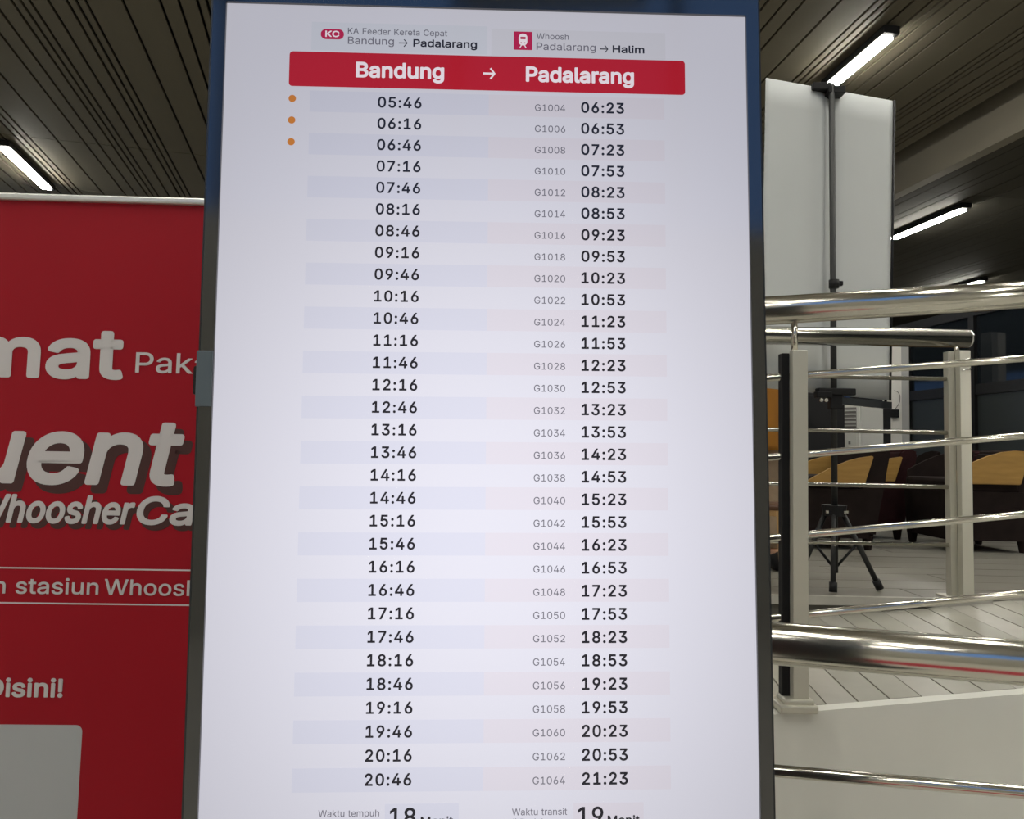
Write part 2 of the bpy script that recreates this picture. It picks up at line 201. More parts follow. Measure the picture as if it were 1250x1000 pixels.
# ------------------------------------------------------------------ lettering: outlines of plain sans letters, 1000 units to the em
GL = json.loads('{"0":[453,[[227,-7,191,-4,159,7,130,24,105,48,85,77,69,113,57,155,50,202,48,254,50,306,57,353,69,395,85,431,106,461,130,484,159,502,191,512,227,516,262,512,294,502,323,484,348,461,368,431,384,395,396,353,403,306,405,254,403,202,396,155,384,113,368,77,348,48,323,24,295,7,263,-4],[227,50,251,53,272,61,290,74,306,92,320,116,330,144,338,176,342,213,344,254,342,295,338,332,330,365,320,393,306,416,290,435,272,449,251,457,227,460,203,457,182,449,163,435,147,416,134,393,123,365,115,332,111,295,109,254,111,213,115,176,123,144,134,116,147,92,163,74,182,61,203,53]]],"1":[453,[[76,0,76,55,391,55,391,0],[276,509,276,0,212,0,212,448,209,448,86,358,86,427,198,509]]],"2":[453,[[64,0,64,47,234,229,282,282,294,298,303,313,311,327,316,341,319,356,320,371,319,389,315,405,308,419,298,431,287,441,273,449,258,455,242,459,224,460,205,459,188,454,172,447,159,438,148,427,139,413,132,398,128,381,127,362,66,362,68,391,75,418,86,442,102,463,121,481,143,496,168,507,195,514,225,516,254,514,281,507,306,497,328,483,346,465,361,445,372,423,379,398,381,372,380,354,377,336,371,318,363,299,351,280,336,259,317,236,294,209,267,180,153,60,153,57,389,57,389,0]]],"3":[453,[[218,-7,188,-5,159,1,133,10,109,23,88,38,70,57,57,79,48,104,44,132,109,132,112,115,118,100,126,87,137,76,150,66,165,59,182,54,200,51,219,50,239,51,257,55,275,61,291,69,304,80,315,93,323,108,327,125,329,145,328,163,323,180,316,196,305,211,292,223,275,234,254,242,229,246,201,248,157,248,157,299,288,448,288,452,70,452,70,509,372,509,372,461,211,278,211,289,247,290,279,286,308,276,333,262,354,244,371,222,383,198,391,172,393,145,390,116,383,90,370,66,353,45,333,27,309,12,281,2,251,-5]]],"4":[453,[[40,105,40,158,247,509,311,509,109,166,109,163,413,163,413,105],[282,0,282,121,282,146,282,318,343,318,343,0]]],"5":[453,[[221,-7,192,-5,165,1,140,11,118,24,99,41,83,60,71,82,63,105,60,130,122,130,125,115,130,102,138,89,148,78,160,68,173,60,188,54,204,51,221,50,241,52,259,56,276,64,291,75,304,88,314,104,322,122,326,141,328,162,326,183,322,203,314,221,303,237,290,251,275,262,257,270,238,275,218,277,201,276,184,273,167,268,152,262,139,255,128,246,67,253,96,509,366,509,366,452,151,452,134,301,136,301,148,310,162,318,178,325,194,330,211,333,229,334,252,332,274,328,294,321,313,312,330,300,345,285,358,269,370,251,379,231,386,210,390,187,391,163,389,131,381,102,369,76,352,52,332,32,309,15,282,3,253,-4]]],"6":[453,[[226,-7,196,-5,168,3,142,15,119,31,100,51,84,74,73,101,66,130,64,162,66,187,71,212,80,239,94,268,113,302,137,340,252,509,322,509,151,261,145,261,151,271,157,280,165,288,174,295,185,302,196,307,208,311,221,313,235,314,265,312,292,306,316,295,337,280,355,262,370,240,380,215,387,187,389,157,387,126,380,98,368,73,352,50,333,30,310,14,285,2,257,-5],[226,48,245,50,263,55,279,63,293,73,305,86,314,101,321,118,326,137,327,157,326,177,321,196,314,213,305,228,293,241,279,251,263,259,245,264,226,265,207,264,190,259,174,252,160,242,148,229,138,214,131,197,126,178,125,158,126,138,131,119,138,102,148,86,160,73,174,63,190,55,207,50]]],"7":[453,[[97,0,323,448,323,452,62,452,62,509,391,509,391,449,165,0]]],"8":[453,[[226,-7,193,-5,163,1,136,11,111,25,91,42,74,62,62,84,54,109,52,135,53,156,58,176,65,195,75,212,87,228,101,241,117,252,134,260,153,265,153,267,130,276,110,289,93,308,80,330,73,354,70,380,72,405,79,428,90,450,105,469,124,485,146,498,170,508,197,514,226,516,255,514,282,508,306,498,328,485,346,469,361,450,373,428,380,405,382,380,379,354,372,330,359,308,343,289,323,276,300,267,300,265,318,260,335,252,351,241,365,228,377,212,387,195,395,176,399,156,401,135,398,109,391,84,378,62,362,42,341,25,317,11,289,1,259,-5],[226,49,248,50,267,54,285,60,300,69,313,79,323,91,331,106,335,122,337,139,335,157,330,174,322,189,312,202,299,213,283,223,265,230,246,234,226,235,206,234,187,230,169,223,153,213,140,202,130,189,122,174,117,157,115,139,117,122,121,106,129,91,139,79,152,69,167,60,185,54,205,50],[226,290,243,291,259,294,274,300,287,308,298,318,307,330,314,344,318,359,319,376,318,392,314,407,308,420,299,432,288,442,275,449,260,455,244,459,226,460,208,459,192,455,177,449,164,442,153,432,145,420,138,407,134,392,133,376,134,359,138,344,145,330,153,318,164,308,178,300,193,294,209,291]]],"9":[453,[[226,516,257,513,285,506,310,494,333,478,352,458,368,434,380,408,387,379,389,347,387,322,382,297,373,270,359,241,340,207,315,168,200,0,130,0,301,248,307,248,302,238,295,229,287,221,278,214,268,207,257,202,245,198,232,196,218,195,188,197,161,203,137,214,116,229,98,247,83,269,72,294,66,321,64,352,66,383,73,411,85,436,101,459,120,478,143,494,168,506,196,513],[226,460,207,459,190,454,174,446,160,436,148,423,138,407,131,390,127,372,125,352,127,331,131,312,138,295,148,280,160,267,174,257,190,249,207,245,226,243,245,245,263,249,279,257,293,267,305,280,314,295,321,312,326,330,327,350,326,371,321,390,314,407,305,423,293,436,279,446,263,454,245,459]]],":":[188,[[95,-4,83,-3,73,2,63,9,56,18,51,29,50,41,51,53,56,64,63,73,73,81,83,85,95,87,107,85,118,81,128,73,135,64,140,53,141,41,140,29,135,18,128,9,118,2,107,-3],[95,271,83,272,73,277,63,284,56,294,51,304,50,316,51,328,56,339,63,349,73,356,83,360,95,362,107,360,118,356,128,349,135,339,140,328,141,316,140,304,135,294,128,284,118,277,107,272]]],"A":[480,[[16,0,201,509,276,509,463,0,395,0,287,302,264,372,232,478,245,478,213,371,191,302,85,0],[110,142,110,199,370,199,370,142]]],"B":[456,[[60,0,60,509,241,509,274,507,304,501,329,491,350,477,367,461,381,442,390,421,396,398,398,374,397,353,393,335,387,320,378,307,368,295,356,286,343,278,330,272,315,267,315,262,331,259,347,254,363,245,378,234,391,220,402,203,411,184,416,161,418,136,416,111,410,88,400,67,386,48,367,31,344,18,317,8,284,2,247,0],[125,57,245,57,281,60,309,67,330,80,344,96,352,115,355,137,354,154,349,169,342,184,332,197,320,208,306,218,289,225,270,230,248,231,125,231],[125,285,238,285,256,286,273,290,288,296,302,304,314,314,323,326,330,340,335,355,336,372,333,394,326,413,313,429,294,442,270,449,240,452,125,452]]],"C":[510,[[267,-7,225,-3,186,7,150,25,118,49,92,79,70,115,53,157,43,203,40,254,43,305,53,352,70,393,92,429,118,459,150,484,186,502,225,512,267,516,292,515,317,511,340,504,362,496,383,485,402,471,419,456,435,438,448,418,459,397,467,373,473,348,408,348,403,365,397,381,389,395,380,407,369,418,357,428,344,437,330,444,315,449,300,453,284,455,267,456,237,453,209,445,184,432,161,414,141,392,125,364,113,332,106,295,103,254,106,213,113,177,125,145,141,117,161,94,184,76,210,63,237,56,267,53,284,54,300,56,315,60,330,65,344,72,357,81,369,91,380,102,389,114,397,128,403,144,408,160,473,160,467,135,459,112,448,91,435,71,420,53,402,38,383,24,363,13,341,5,317,-2,293,-6]]],"D":[502,[[219,0,96,0,96,57,215,57,254,60,288,68,318,81,343,99,363,122,379,149,390,181,397,216,399,255,397,294,390,329,379,361,364,388,344,410,320,428,291,441,258,449,221,452,93,452,93,509,225,509,272,506,315,495,353,478,385,455,412,426,433,391,449,351,459,305,462,255,459,205,449,159,433,119,411,84,384,54,351,31,312,14,268,3],[125,509,125,0,60,0,60,509]]],"F":[410,[[60,0,60,509,369,509,369,452,125,452,125,278,346,278,346,221,125,221,125,0]]],"G":[520,[[269,-7,225,-3,185,7,149,25,117,49,91,80,69,116,53,157,43,203,40,254,43,305,53,352,69,393,91,429,117,459,149,484,184,502,223,512,265,516,291,515,316,511,340,504,363,495,384,483,403,469,421,453,436,436,449,416,460,395,468,373,474,349,408,349,402,365,395,379,387,393,378,405,368,417,356,427,343,436,330,443,315,448,299,452,283,455,265,456,236,453,209,445,183,432,160,414,141,392,125,364,113,332,106,295,103,254,106,213,113,177,125,145,141,117,161,94,184,76,210,63,238,56,269,53,296,55,322,61,345,71,365,85,382,102,396,123,407,147,413,173,415,202,434,199,283,199,283,256,478,256,478,200,475,160,466,124,451,91,431,62,406,38,377,19,344,5,308,-4]]],"H":[517,[[60,0,60,509,125,509,125,289,392,289,392,509,457,509,457,0,392,0,392,232,125,232,125,0]]],"K":[467,[[104,145,104,216,139,261,174,303,212,344,364,509,448,509,231,276,228,276],[60,0,60,509,125,509,125,334,124,225,125,193,125,0],[372,0,188,259,228,309,449,0]]],"M":[628,[[60,0,60,509,152,509,277,187,287,159,299,123,311,84,322,49,307,49,318,83,330,121,342,158,352,187,476,509,568,509,568,0,504,0,504,291,504,327,505,369,506,413,507,457,513,457,498,409,482,363,467,322,456,291,342,0,286,0,170,291,159,321,145,361,129,408,112,457,119,457,120,416,121,372,122,328,122,291,122,0]]],"P":[445,[[60,0,60,509,235,509,272,507,304,499,332,487,356,471,375,452,390,430,400,404,407,377,409,348,407,318,400,291,390,265,375,243,356,223,332,207,304,195,272,188,235,186,125,186,125,0],[125,242,233,242,258,244,279,248,297,256,312,266,324,279,333,294,339,311,343,329,344,348,343,367,339,385,333,402,324,416,312,429,297,439,279,446,257,451,232,452,125,452]]],"S":[447,[[224,-9,189,-7,157,-1,128,9,102,23,81,40,64,60,51,83,42,109,38,137,104,137,107,118,114,102,123,88,135,76,150,66,166,59,184,53,204,50,224,49,246,50,267,54,286,60,303,69,317,79,329,92,338,106,344,122,346,139,344,154,340,168,332,179,322,189,310,197,296,205,245,222,184,239,145,253,112,269,86,289,67,313,56,341,52,372,55,400,62,425,75,448,92,468,113,484,138,498,165,508,195,514,227,516,259,514,289,508,316,498,340,484,360,468,377,449,390,427,398,403,401,378,337,378,332,401,320,421,302,437,280,449,254,456,225,459,204,458,185,454,167,448,152,440,139,430,129,418,121,405,117,391,115,376,117,359,122,345,131,334,142,324,155,315,169,308,212,293,264,279,312,264,328,256,344,248,359,238,372,226,384,213,395,198,402,180,407,161,408,139,406,112,398,87,386,64,370,43,349,25,323,11,294,0,261,-7]]],"T":[449,[[32,452,32,509,417,509,417,452,257,452,257,0,193,0,193,452]]],"W":[686,[[155,0,16,509,82,509,163,196,175,145,187,94,197,40,189,40,200,94,211,145,224,196,306,509,380,509,462,196,474,145,486,94,497,40,488,40,499,94,510,145,523,196,603,509,670,509,530,0,455,0,368,323,351,391,336,475,350,475,335,395,318,323,230,0]]],"!":[196,[[67,160,63,509,132,509,128,160],[98,-4,86,-3,75,2,66,9,58,18,54,29,52,41,54,53,58,63,66,73,75,80,86,85,98,86,110,85,121,80,130,73,137,63,142,53,143,41,142,29,137,18,130,9,121,2,110,-3]]],"a":[389,[[160,-9,137,-7,115,-3,94,5,76,15,61,29,48,45,38,63,32,84,30,108,32,128,36,146,43,161,53,174,64,184,78,193,93,200,108,206,125,211,178,220,234,227,247,229,257,231,265,235,271,240,275,246,276,255,276,257,275,272,272,285,267,297,260,307,251,315,240,322,227,327,212,330,196,331,179,330,163,327,149,322,137,316,127,309,118,301,111,292,105,283,100,274,41,291,51,312,64,331,79,346,96,358,114,368,133,375,153,380,173,383,194,384,208,384,223,382,239,379,255,375,271,369,286,360,300,350,312,336,322,320,330,301,335,278,337,251,337,0,277,0,277,52,272,52,267,43,260,34,252,25,242,16,229,8,215,1,199,-4,181,-8],[170,45,192,47,211,51,228,59,242,69,254,80,263,93,270,107,274,122,276,138,276,190,272,187,267,184,259,182,231,176,200,171,175,168,134,159,122,154,112,147,103,139,97,130,93,118,92,105,93,93,96,82,102,72,110,64,119,57,130,52,142,48,156,46]]],"b":[424,[[229,-8,207,-7,188,-3,172,4,159,12,147,21,138,31,118,59,112,59,112,0,53,0,53,509,114,509,114,319,118,319,137,346,146,356,158,365,171,373,187,379,207,383,229,384,260,381,288,374,313,361,335,343,354,320,370,293,381,262,388,227,390,189,388,151,381,116,370,84,354,57,335,34,313,16,288,3,260,-5],[220,47,242,49,262,55,279,66,294,80,306,97,316,117,323,139,327,163,328,189,327,215,323,239,316,261,307,281,295,297,280,311,263,322,243,328,220,330,198,328,178,322,161,312,146,299,134,282,125,263,118,241,114,216,113,189,114,162,118,137,125,115,135,95,147,79,162,65,179,55,198,49]]],"c":[396,[[207,-8,174,-5,144,3,117,16,93,35,73,58,56,85,44,116,36,150,34,187,36,225,44,260,56,291,73,318,93,341,117,360,144,373,174,381,207,384,225,383,243,381,260,377,276,371,291,364,305,356,318,346,330,335,340,322,349,308,356,293,362,277,303,262,300,272,295,281,290,289,284,297,278,304,270,311,262,317,252,321,242,325,231,328,220,329,207,330,183,328,163,321,145,310,130,296,118,278,108,258,101,236,97,212,96,187,97,163,101,139,108,117,118,97,130,80,145,66,163,55,183,48,207,46,220,47,232,49,243,52,253,56,262,60,271,66,279,73,286,80,292,89,304,117,363,102,357,86,350,70,341,56,331,43,319,32,306,21,292,12,277,5,261,-1,244,-5,226,-7]]],"d":[424,[[195,-8,165,-5,137,3,111,16,89,34,70,57,55,84,43,116,36,151,34,189,36,227,43,262,55,293,71,320,90,343,112,361,137,374,165,381,196,384,218,383,237,379,253,373,267,365,278,356,287,346,295,336,301,327,306,319,311,319,311,509,372,509,372,0,313,0,313,59,307,59,287,31,277,21,266,12,252,4,236,-3,217,-7],[205,47,226,49,246,55,263,65,278,79,290,95,299,115,306,137,311,162,312,189,311,216,307,241,300,263,290,282,278,299,263,312,246,322,227,328,205,330,182,328,162,322,145,311,130,297,118,281,108,261,101,239,97,215,96,189,97,163,102,139,109,117,118,97,130,80,145,66,162,55,182,49]]],"e":[404,[[212,-8,177,-5,145,3,117,16,92,35,72,58,56,85,44,116,36,150,34,187,36,224,43,259,55,290,71,317,91,340,115,359,142,373,172,381,205,384,226,383,246,380,266,374,285,366,302,355,319,341,334,324,347,305,357,282,365,256,369,227,371,194,371,169,75,169,75,221,338,221,310,202,309,226,305,248,298,269,289,287,277,302,263,314,246,323,227,328,205,330,183,328,164,323,146,313,131,301,119,287,109,270,102,251,97,231,96,211,96,178,98,151,102,127,110,106,121,88,135,73,151,61,169,53,190,48,212,46,227,47,241,49,254,53,266,58,276,65,285,73,293,83,300,93,306,105,365,91,358,72,348,55,335,39,320,25,302,14,283,4,261,-3,237,-7]]],"f":[254,[[228,379,228,327,6,327,6,379],[81,0,81,432,83,452,88,470,96,486,107,499,120,510,135,519,152,525,169,529,187,530,222,527,243,521,227,468,215,472,195,474,178,472,164,468,154,460,147,449,143,436,142,419,142,0]]],"g":[425,[[207,-151,180,-150,156,-146,134,-140,114,-132,97,-122,82,-110,70,-97,59,-84,51,-69,101,-41,122,-66,131,-74,142,-82,154,-88,169,-93,187,-96,207,-97,236,-95,261,-87,282,-75,298,-57,308,-34,311,-6,311,68,306,68,287,41,277,32,266,24,252,16,236,10,217,6,195,5,165,7,138,15,113,27,90,43,71,64,55,90,43,120,36,154,34,191,36,228,43,262,55,293,71,320,90,343,112,361,138,374,166,381,196,384,218,383,237,379,253,373,267,365,279,356,288,346,308,319,313,319,313,379,372,379,372,-9,370,-40,362,-67,350,-90,334,-109,314,-124,291,-136,265,-144,237,-149],[205,59,227,61,247,66,264,75,279,87,291,103,300,121,307,142,311,166,312,193,311,219,307,242,300,264,291,283,279,299,264,312,247,322,227,328,205,330,182,328,162,322,145,312,130,298,118,281,109,262,102,241,97,218,96,193,97,167,102,144,109,123,118,104,130,89,145,76,163,67,183,61]]],"h":[410,[[114,227,114,0,53,0,53,509,114,509,114,287,102,287,116,319,132,344,152,362,175,374,200,382,227,384,252,382,275,377,295,369,313,356,329,340,341,321,350,298,355,271,357,240,357,0,296,0,296,235,293,263,286,286,273,304,256,318,235,326,210,329,192,328,176,324,161,317,147,308,136,297,126,283,119,266,115,248]]],"i":[167,[[53,0,53,379,114,379,114,0],[84,443,73,444,63,448,54,455,47,463,42,472,41,483,42,494,47,503,54,512,63,519,73,523,84,524,95,523,105,519,114,512,121,503,125,494,126,483,125,472,121,463,114,455,105,448,95,444]]],"j":[167,[[53,379,114,379,114,-30,113,-52,109,-72,102,-90,92,-106,80,-119,65,-129,47,-137,27,-141,4,-143,-10,-143,-10,-87,2,-87,18,-85,31,-80,40,-72,47,-61,52,-46,53,-29],[83,443,72,444,62,448,53,455,46,463,42,472,41,483,42,494,46,503,53,512,62,519,72,523,83,524,94,523,105,519,114,512,121,503,125,494,126,483,125,472,121,463,114,455,105,448,94,444]]],"k":[381,[[110,137,110,212,121,212,284,379,360,379,184,199,177,199],[53,0,53,509,114,509,114,0],[294,0,148,186,191,229,372,0]]],"l":[189,[[139,-2,112,0,91,8,74,20,62,37,55,59,53,84,53,509,114,509,114,99,115,83,117,71,120,62,126,56,135,53,146,52,160,53,170,54,181,3,162,-1]]],"m":[610,[[53,0,53,379,112,379,112,295,108,295,114,314,122,331,132,346,144,358,158,368,172,376,187,382,203,385,219,386,245,383,268,375,287,361,303,342,314,320,321,295,312,295,318,312,326,328,337,343,350,356,365,366,381,375,398,381,417,385,437,386,458,384,478,380,497,372,514,361,529,346,541,328,550,307,555,283,557,255,557,0,496,0,496,254,493,279,486,298,473,313,456,323,438,328,419,330,403,329,388,326,374,320,363,312,353,302,345,290,340,277,336,263,335,247,335,0,274,0,274,260,272,280,265,297,253,311,238,322,220,328,199,330,185,329,171,326,158,320,145,312,135,302,126,289,119,274,115,257,114,238,114,0]]],"n":[410,[[114,227,114,0,53,0,53,379,112,379,112,287,102,287,116,319,132,344,152,362,175,374,200,382,227,384,252,382,275,377,295,369,313,356,328,340,341,321,350,298,355,271,357,240,357,0,296,0,296,235,293,263,286,286,273,304,256,318,235,326,210,329,192,328,176,324,161,317,147,308,136,297,126,283,119,266,115,248]]],"o":[415,[[207,-8,174,-5,144,3,117,16,93,35,73,58,56,85,44,116,36,150,34,187,36,225,44,260,56,291,73,318,93,341,117,360,144,373,174,381,207,384,241,381,271,373,299,360,323,341,343,318,359,291,371,260,379,225,381,187,379,150,371,116,359,85,343,58,323,35,299,16,271,3,241,-5],[207,46,231,48,252,55,270,66,285,80,298,97,307,117,314,139,318,163,319,187,318,212,314,236,307,258,298,278,285,296,270,310,252,321,231,328,207,330,183,328,163,321,145,310,130,296,118,278,108,258,101,236,97,212,96,187,97,163,101,139,108,117,118,97,130,80,145,66,163,55,183,48]]],"p":[424,[[53,-143,53,379,112,379,112,319,118,319,137,346,146,356,158,365,171,373,187,379,207,383,229,384,260,381,288,374,313,361,335,343,354,320,370,293,381,262,388,227,390,189,388,151,381,116,370,84,354,57,335,34,313,16,288,3,260,-5,229,-8,207,-7,189,-3,173,4,159,12,147,21,138,31,118,59,114,59,114,-143],[220,47,242,49,262,55,279,66,294,80,306,97,316,117,323,139,327,163,328,189,327,215,323,239,316,261,307,281,295,297,280,311,263,322,243,328,220,330,198,328,178,322,161,312,146,299,134,282,125,263,118,241,114,216,113,189,114,162,118,137,125,115,135,95,147,79,162,65,179,55,198,49]]],"q":[424,[[372,-143,311,-143,311,59,306,59,287,31,277,21,266,12,252,4,236,-3,217,-7,195,-8,165,-5,137,3,111,16,89,34,70,57,55,84,43,116,36,151,34,189,36,227,43,262,55,293,71,320,90,343,112,361,137,374,165,381,196,384,218,383,237,379,253,373,267,365,278,356,287,346,307,319,313,319,313,379,372,379],[205,47,226,49,246,55,263,65,278,79,290,95,299,115,306,137,311,162,312,189,311,216,307,241,300,263,290,282,278,299,263,312,246,322,227,328,205,330,182,328,162,322,145,311,130,297,118,281,108,261,101,239,97,215,96,189,97,163,102,139,109,117,118,97,130,80,145,66,162,55,182,49]]],"r":[259,[[53,0,53,379,112,379,112,321,115,321,124,339,136,354,152,367,171,377,191,383,213,385,229,384,243,384,243,322,230,324,207,326,190,325,174,321,159,315,146,306,135,296,126,284,119,270,115,254,114,237,114,0]]],"s":[365,[[182,-8,157,-7,134,-3,112,3,93,12,76,24,62,38,50,54,42,73,36,94,94,107,101,88,111,72,124,60,140,52,159,47,181,45,206,47,227,53,244,62,257,74,265,88,268,103,266,115,262,126,254,136,243,144,229,150,212,155,149,170,118,180,92,192,72,208,58,227,50,249,47,274,49,295,55,314,65,332,79,347,95,360,115,370,137,378,161,383,187,384,212,383,234,379,254,372,271,363,286,352,299,339,309,324,318,308,324,290,268,277,262,291,254,304,243,316,228,325,210,331,187,333,166,331,147,326,131,317,119,305,111,292,109,277,111,264,116,253,124,243,136,235,152,229,172,223,229,209,261,199,287,187,306,171,320,153,328,131,331,107,329,85,323,65,312,47,298,31,281,17,260,6,236,-2,210,-6]]],"t":[227,[[204,379,204,327,6,327,6,379],[65,471,126,471,126,98,127,83,130,70,136,61,144,55,156,51,170,50,185,51,202,54,213,2,192,-3,168,-4,138,-1,113,7,92,21,77,40,68,64,65,93]]],"u":[410,[[182,-5,158,-3,135,2,115,11,97,23,81,39,69,59,60,82,55,109,53,139,53,379,114,379,114,144,116,116,124,93,137,75,154,61,175,53,200,50,218,51,234,55,249,62,263,71,274,83,283,97,290,113,295,132,296,153,296,379,357,379,357,0,298,0,298,92,307,92,294,60,277,35,257,17,234,5,209,-3]]],"v":[389,[[163,0,17,379,84,379,165,155,187,87,206,21,184,21,203,87,224,155,305,379,371,379,226,0]]],"w":[567,[[138,0,23,379,87,379,133,214,154,137,175,41,165,41,186,135,206,214,252,379,316,379,362,214,382,136,402,41,391,41,413,135,434,214,480,379,545,379,429,0,368,0,319,172,305,225,291,280,277,338,291,338,277,280,263,225,248,172,199,0]]]}')
CAP = .509
from mathutils.geometry import tessellate_polygon
glyph_cache = {}
def area(P): return sum(P[i][0]*P[(i+1) % len(P)][1]-P[(i+1) % len(P)][0]*P[i][1] for i in range(len(P)))/2
def inside(p, P):
    c = False
    for i in range(len(P)):
        (x1, y1), (x2, y2) = P[i], P[i-1]
        if (y1 > p[1]) != (y2 > p[1]) and p[0] < (x2-x1)*(p[1]-y1)/(y2-y1)+x1: c = not c
    return c
def glyph(ch):
    """filled pieces (points, triangles) and outlines of one letter, in em"""
    if ch not in glyph_cache:
        P = [[(pl[2*j]/1000, pl[2*j+1]/1000) for j in range(len(pl)//2)] for pl in GL[ch][1]]
        big = max(P, key=lambda q: abs(area(q))); sg = area(big) > 0
        outer = [q for q in P if (area(q) > 0) == sg]; holes = [q for q in P if (area(q) > 0) != sg]
        pieces = []
        for q in outer:
            poly = [q] + [h for h in holes if inside(h[0], q)]
            tri = tessellate_polygon([[Vector((x, y, 0)) for x, y in r] for r in poly])
            pieces.append(([p for r in poly for p in r], tri))
        glyph_cache[ch] = (pieces, P)
    return glyph_cache[ch]
def lettering(name, s, x0, x1, base, cap, y, m, parent, bold=0, shear=0, mode='scale', st=.00006):
    """flat lettering in the local x-z plane; x0..x1 is its width; cap the height of a capital"""
    k = cap/CAP; adv = 0; items = []
    for ch in s:
        if ch == ' ': adv += .23; continue
        items.append((ch, adv)); adv += GL[ch][0]/1000
    minx = min(min(p[0::2])/1000 + a for ch, a in items for p in GL[ch][1])
    maxx = max(max(p[0::2])/1000 + a for ch, a in items for p in GL[ch][1])
    sx, tr = k, 0
    if mode == 'scale': sx = (x1-x0)/(maxx-minx)
    else: tr = ((x1-x0) - (maxx-minx)*k)/max(1, len(items)-1)
    V, Fc, rb = [], [], bold*k
    def face(pts, yy):
        b0 = len(V)
        if area(pts) > 0: pts = pts   # counter-clockwise in x-z looks at -y
        else: pts = pts[::-1]
        V.extend((p[0], yy, p[1]) for p in pts); Fc.append(tuple(range(b0, b0+len(pts))))
    for i, (ch, a) in enumerate(items):
        T = lambda p: ((p[0]+a-minx)*sx + tr*i + x0 + p[1]*k*shear, p[1]*k + base)
        pieces, outl = glyph(ch)
        for n_, (pts, tri) in enumerate(pieces):
            q = [T(p) for p in pts]
            for t in tri: face([q[j] for j in t], y - (6+n_*.5)*st)
        if bold:   # heavier stroke: a ribbon with round joins along every outline
            for P in outl:
                q = [Vector(T(p)) for p in P]
                for j in range(len(q)):
                    p0, p1 = q[j], q[(j+1) % len(q)]; d = p1-p0
                    if d.length > 1e-7:
                        nn = Vector((-d.y, d.x)).normalized()*rb
                        face([p0+nn, p0-nn, p1-nn, p1+nn], y - (j % 2)*st)
                        face([(p0.x+rb*math.cos(PI*c/4+.3), p0.y+rb*math.sin(PI*c/4+.3)) for c in range(8)], y - (2+j % 3)*st)
    me = bpy.data.meshes.new(name); me.from_pydata(V, [], Fc); me.update()
    return link(name, me, m, parent)
def arrow(name, x0, x1, z, y, m, parent, t):
    """one outlined arrow pointing right"""
    h = (x1-x0)*.42
    pts = [(x0, z-t/2), (x1-t*1.1, z-t/2), (x1-h-t*.2, z-h+t*.1), (x1-h+t*.5, z-h-t*.5), (x1+t*.2, z), (x1-h+t*.5, z+h+t*.5), (x1-h-t*.2, z+h-t*.1), (x1-t*1.1, z+t/2), (x0, z+t/2)]
    return flat(name, pts, y, m, parent)

# ================================================================== SETTING
# ground floor
struct(box('floor', (-14, -9, -.1), (14, 34, 0), 'floor'))
# outer walls; the upper part of the rear wall and a band in the left wall are open glazing to the dusk sky
wr = struct(box('wall_rear', (-14, -5.2, 0), (14, -5, 3.9), 'wall'))
box('wall_pier', (-14, -5.2, 3.9), (-3.8, -5, 7.9), 'wall', wr); box('wall_pier', (3.1, -5.2, 3.9), (17.2, -5, 7.9), 'wall', wr); box('wall_header', (-3.8, -5.2, 6.95), (3.1, -5, 7.9), 'dwall', wr)
for i in range(3): box('window_mullion', (-2.4+i*2.2-.05, -5.16, 3.9), (-2.4+i*2.2+.05, -5.04, 7.2), 'frame', wr)
wl = struct(box('wall_left', (-14.2, -9, 0), (-14, 34, 3.4), 'wall'))
box('wall_top_band', (-14.2, -9, 4.7), (-14, 34, 7.9), 'dwall', wl); box('wall_near_band', (-14.2, -9, 3.4), (-14, 12, 4.7), 'dwall', wl)
for i in range(6): box('window_mullion', (-14.16, 12.1+i*3.88, 3.4), (-14.04, 12.2+i*3.88, 4.7), 'frame', wl)
struct(box('wall_right', (17, -9, 0), (17.2, 34, 7.9), 'dwall'))
struct(box('floor_edge', (14, -9, -.1), (17.2, 34, 0), 'floor')).name = 'floor_right'
struct(box('wall_far', (-14.2, 34, 0), (17.2, 34.2, 7.9), 'dwall'))

struct(box('ceiling_roof', (-14.2, -5.2, 7.9), (17.2, 34.2, 8.0), 'ceildark'))
# landing 0.95 m above the ground, with narrow tiles where the photograph shows them
LZ = .95
landing = struct(box('floor_landing', (-9, 2.94, 0), (13.9, 33.9, LZ-.012), 'grout'))
struct(box('floor_landing_front', (1.985, 2.0, 0), (13.9, 2.94, LZ-.012), 'ramp'))
tm = []
pw, pl_ = .20, 1.2
n_ = 0
for r in range(17):
    y = 2.945 + r*pw
    xs = .45 - (r*.43 % pl_)
    box('floor_strip', (-9, y+.003, LZ-.012), (xs-.003, y+pw-.003, LZ), 'plank', landing)
    while xs < 4.6:
        if n_ < 110:
            a, b = xs+.003, xs+pl_-.003
            box('floor_tile', (a, y+.003, LZ-.012), (b, y+pw-.003, LZ + random.uniform(-.0008, .0008)), 'plank', landing); n_ += 1
        xs += pl_
    box('floor_strip', (xs+.003, y+.003, LZ-.012), (13.9, y+pw-.003, LZ), 'plank', landing)
o = box('far_tiles', (-9, 2.945+17*pw, LZ-.012), (13.9, 33.9, LZ), 'plank', landing)
o = box('right_tiles', (5.5, 1.985, LZ-.012), (13.9, 2.940, LZ), 'plank', landing)

# ramp in front of the landing, rising to the right
def zr(x): return min(LZ, .825 + .1*(x-.75))
RX0, RX1 = -4.2, 1.98
ramp = struct(hexa('ramp_floor', ((RX0, 2.02, 0), (RX1, 2.02, 0), (RX1, 2.94, 0), (RX0, 2.94, 0), (RX0, 2.02, zr(RX0)-.014), (RX1, 2.02, zr(RX1)-.014), (RX1, 2.94, zr(RX1)-.014), (RX0, 2.94, zr(RX0)-.014)), 'grout'))
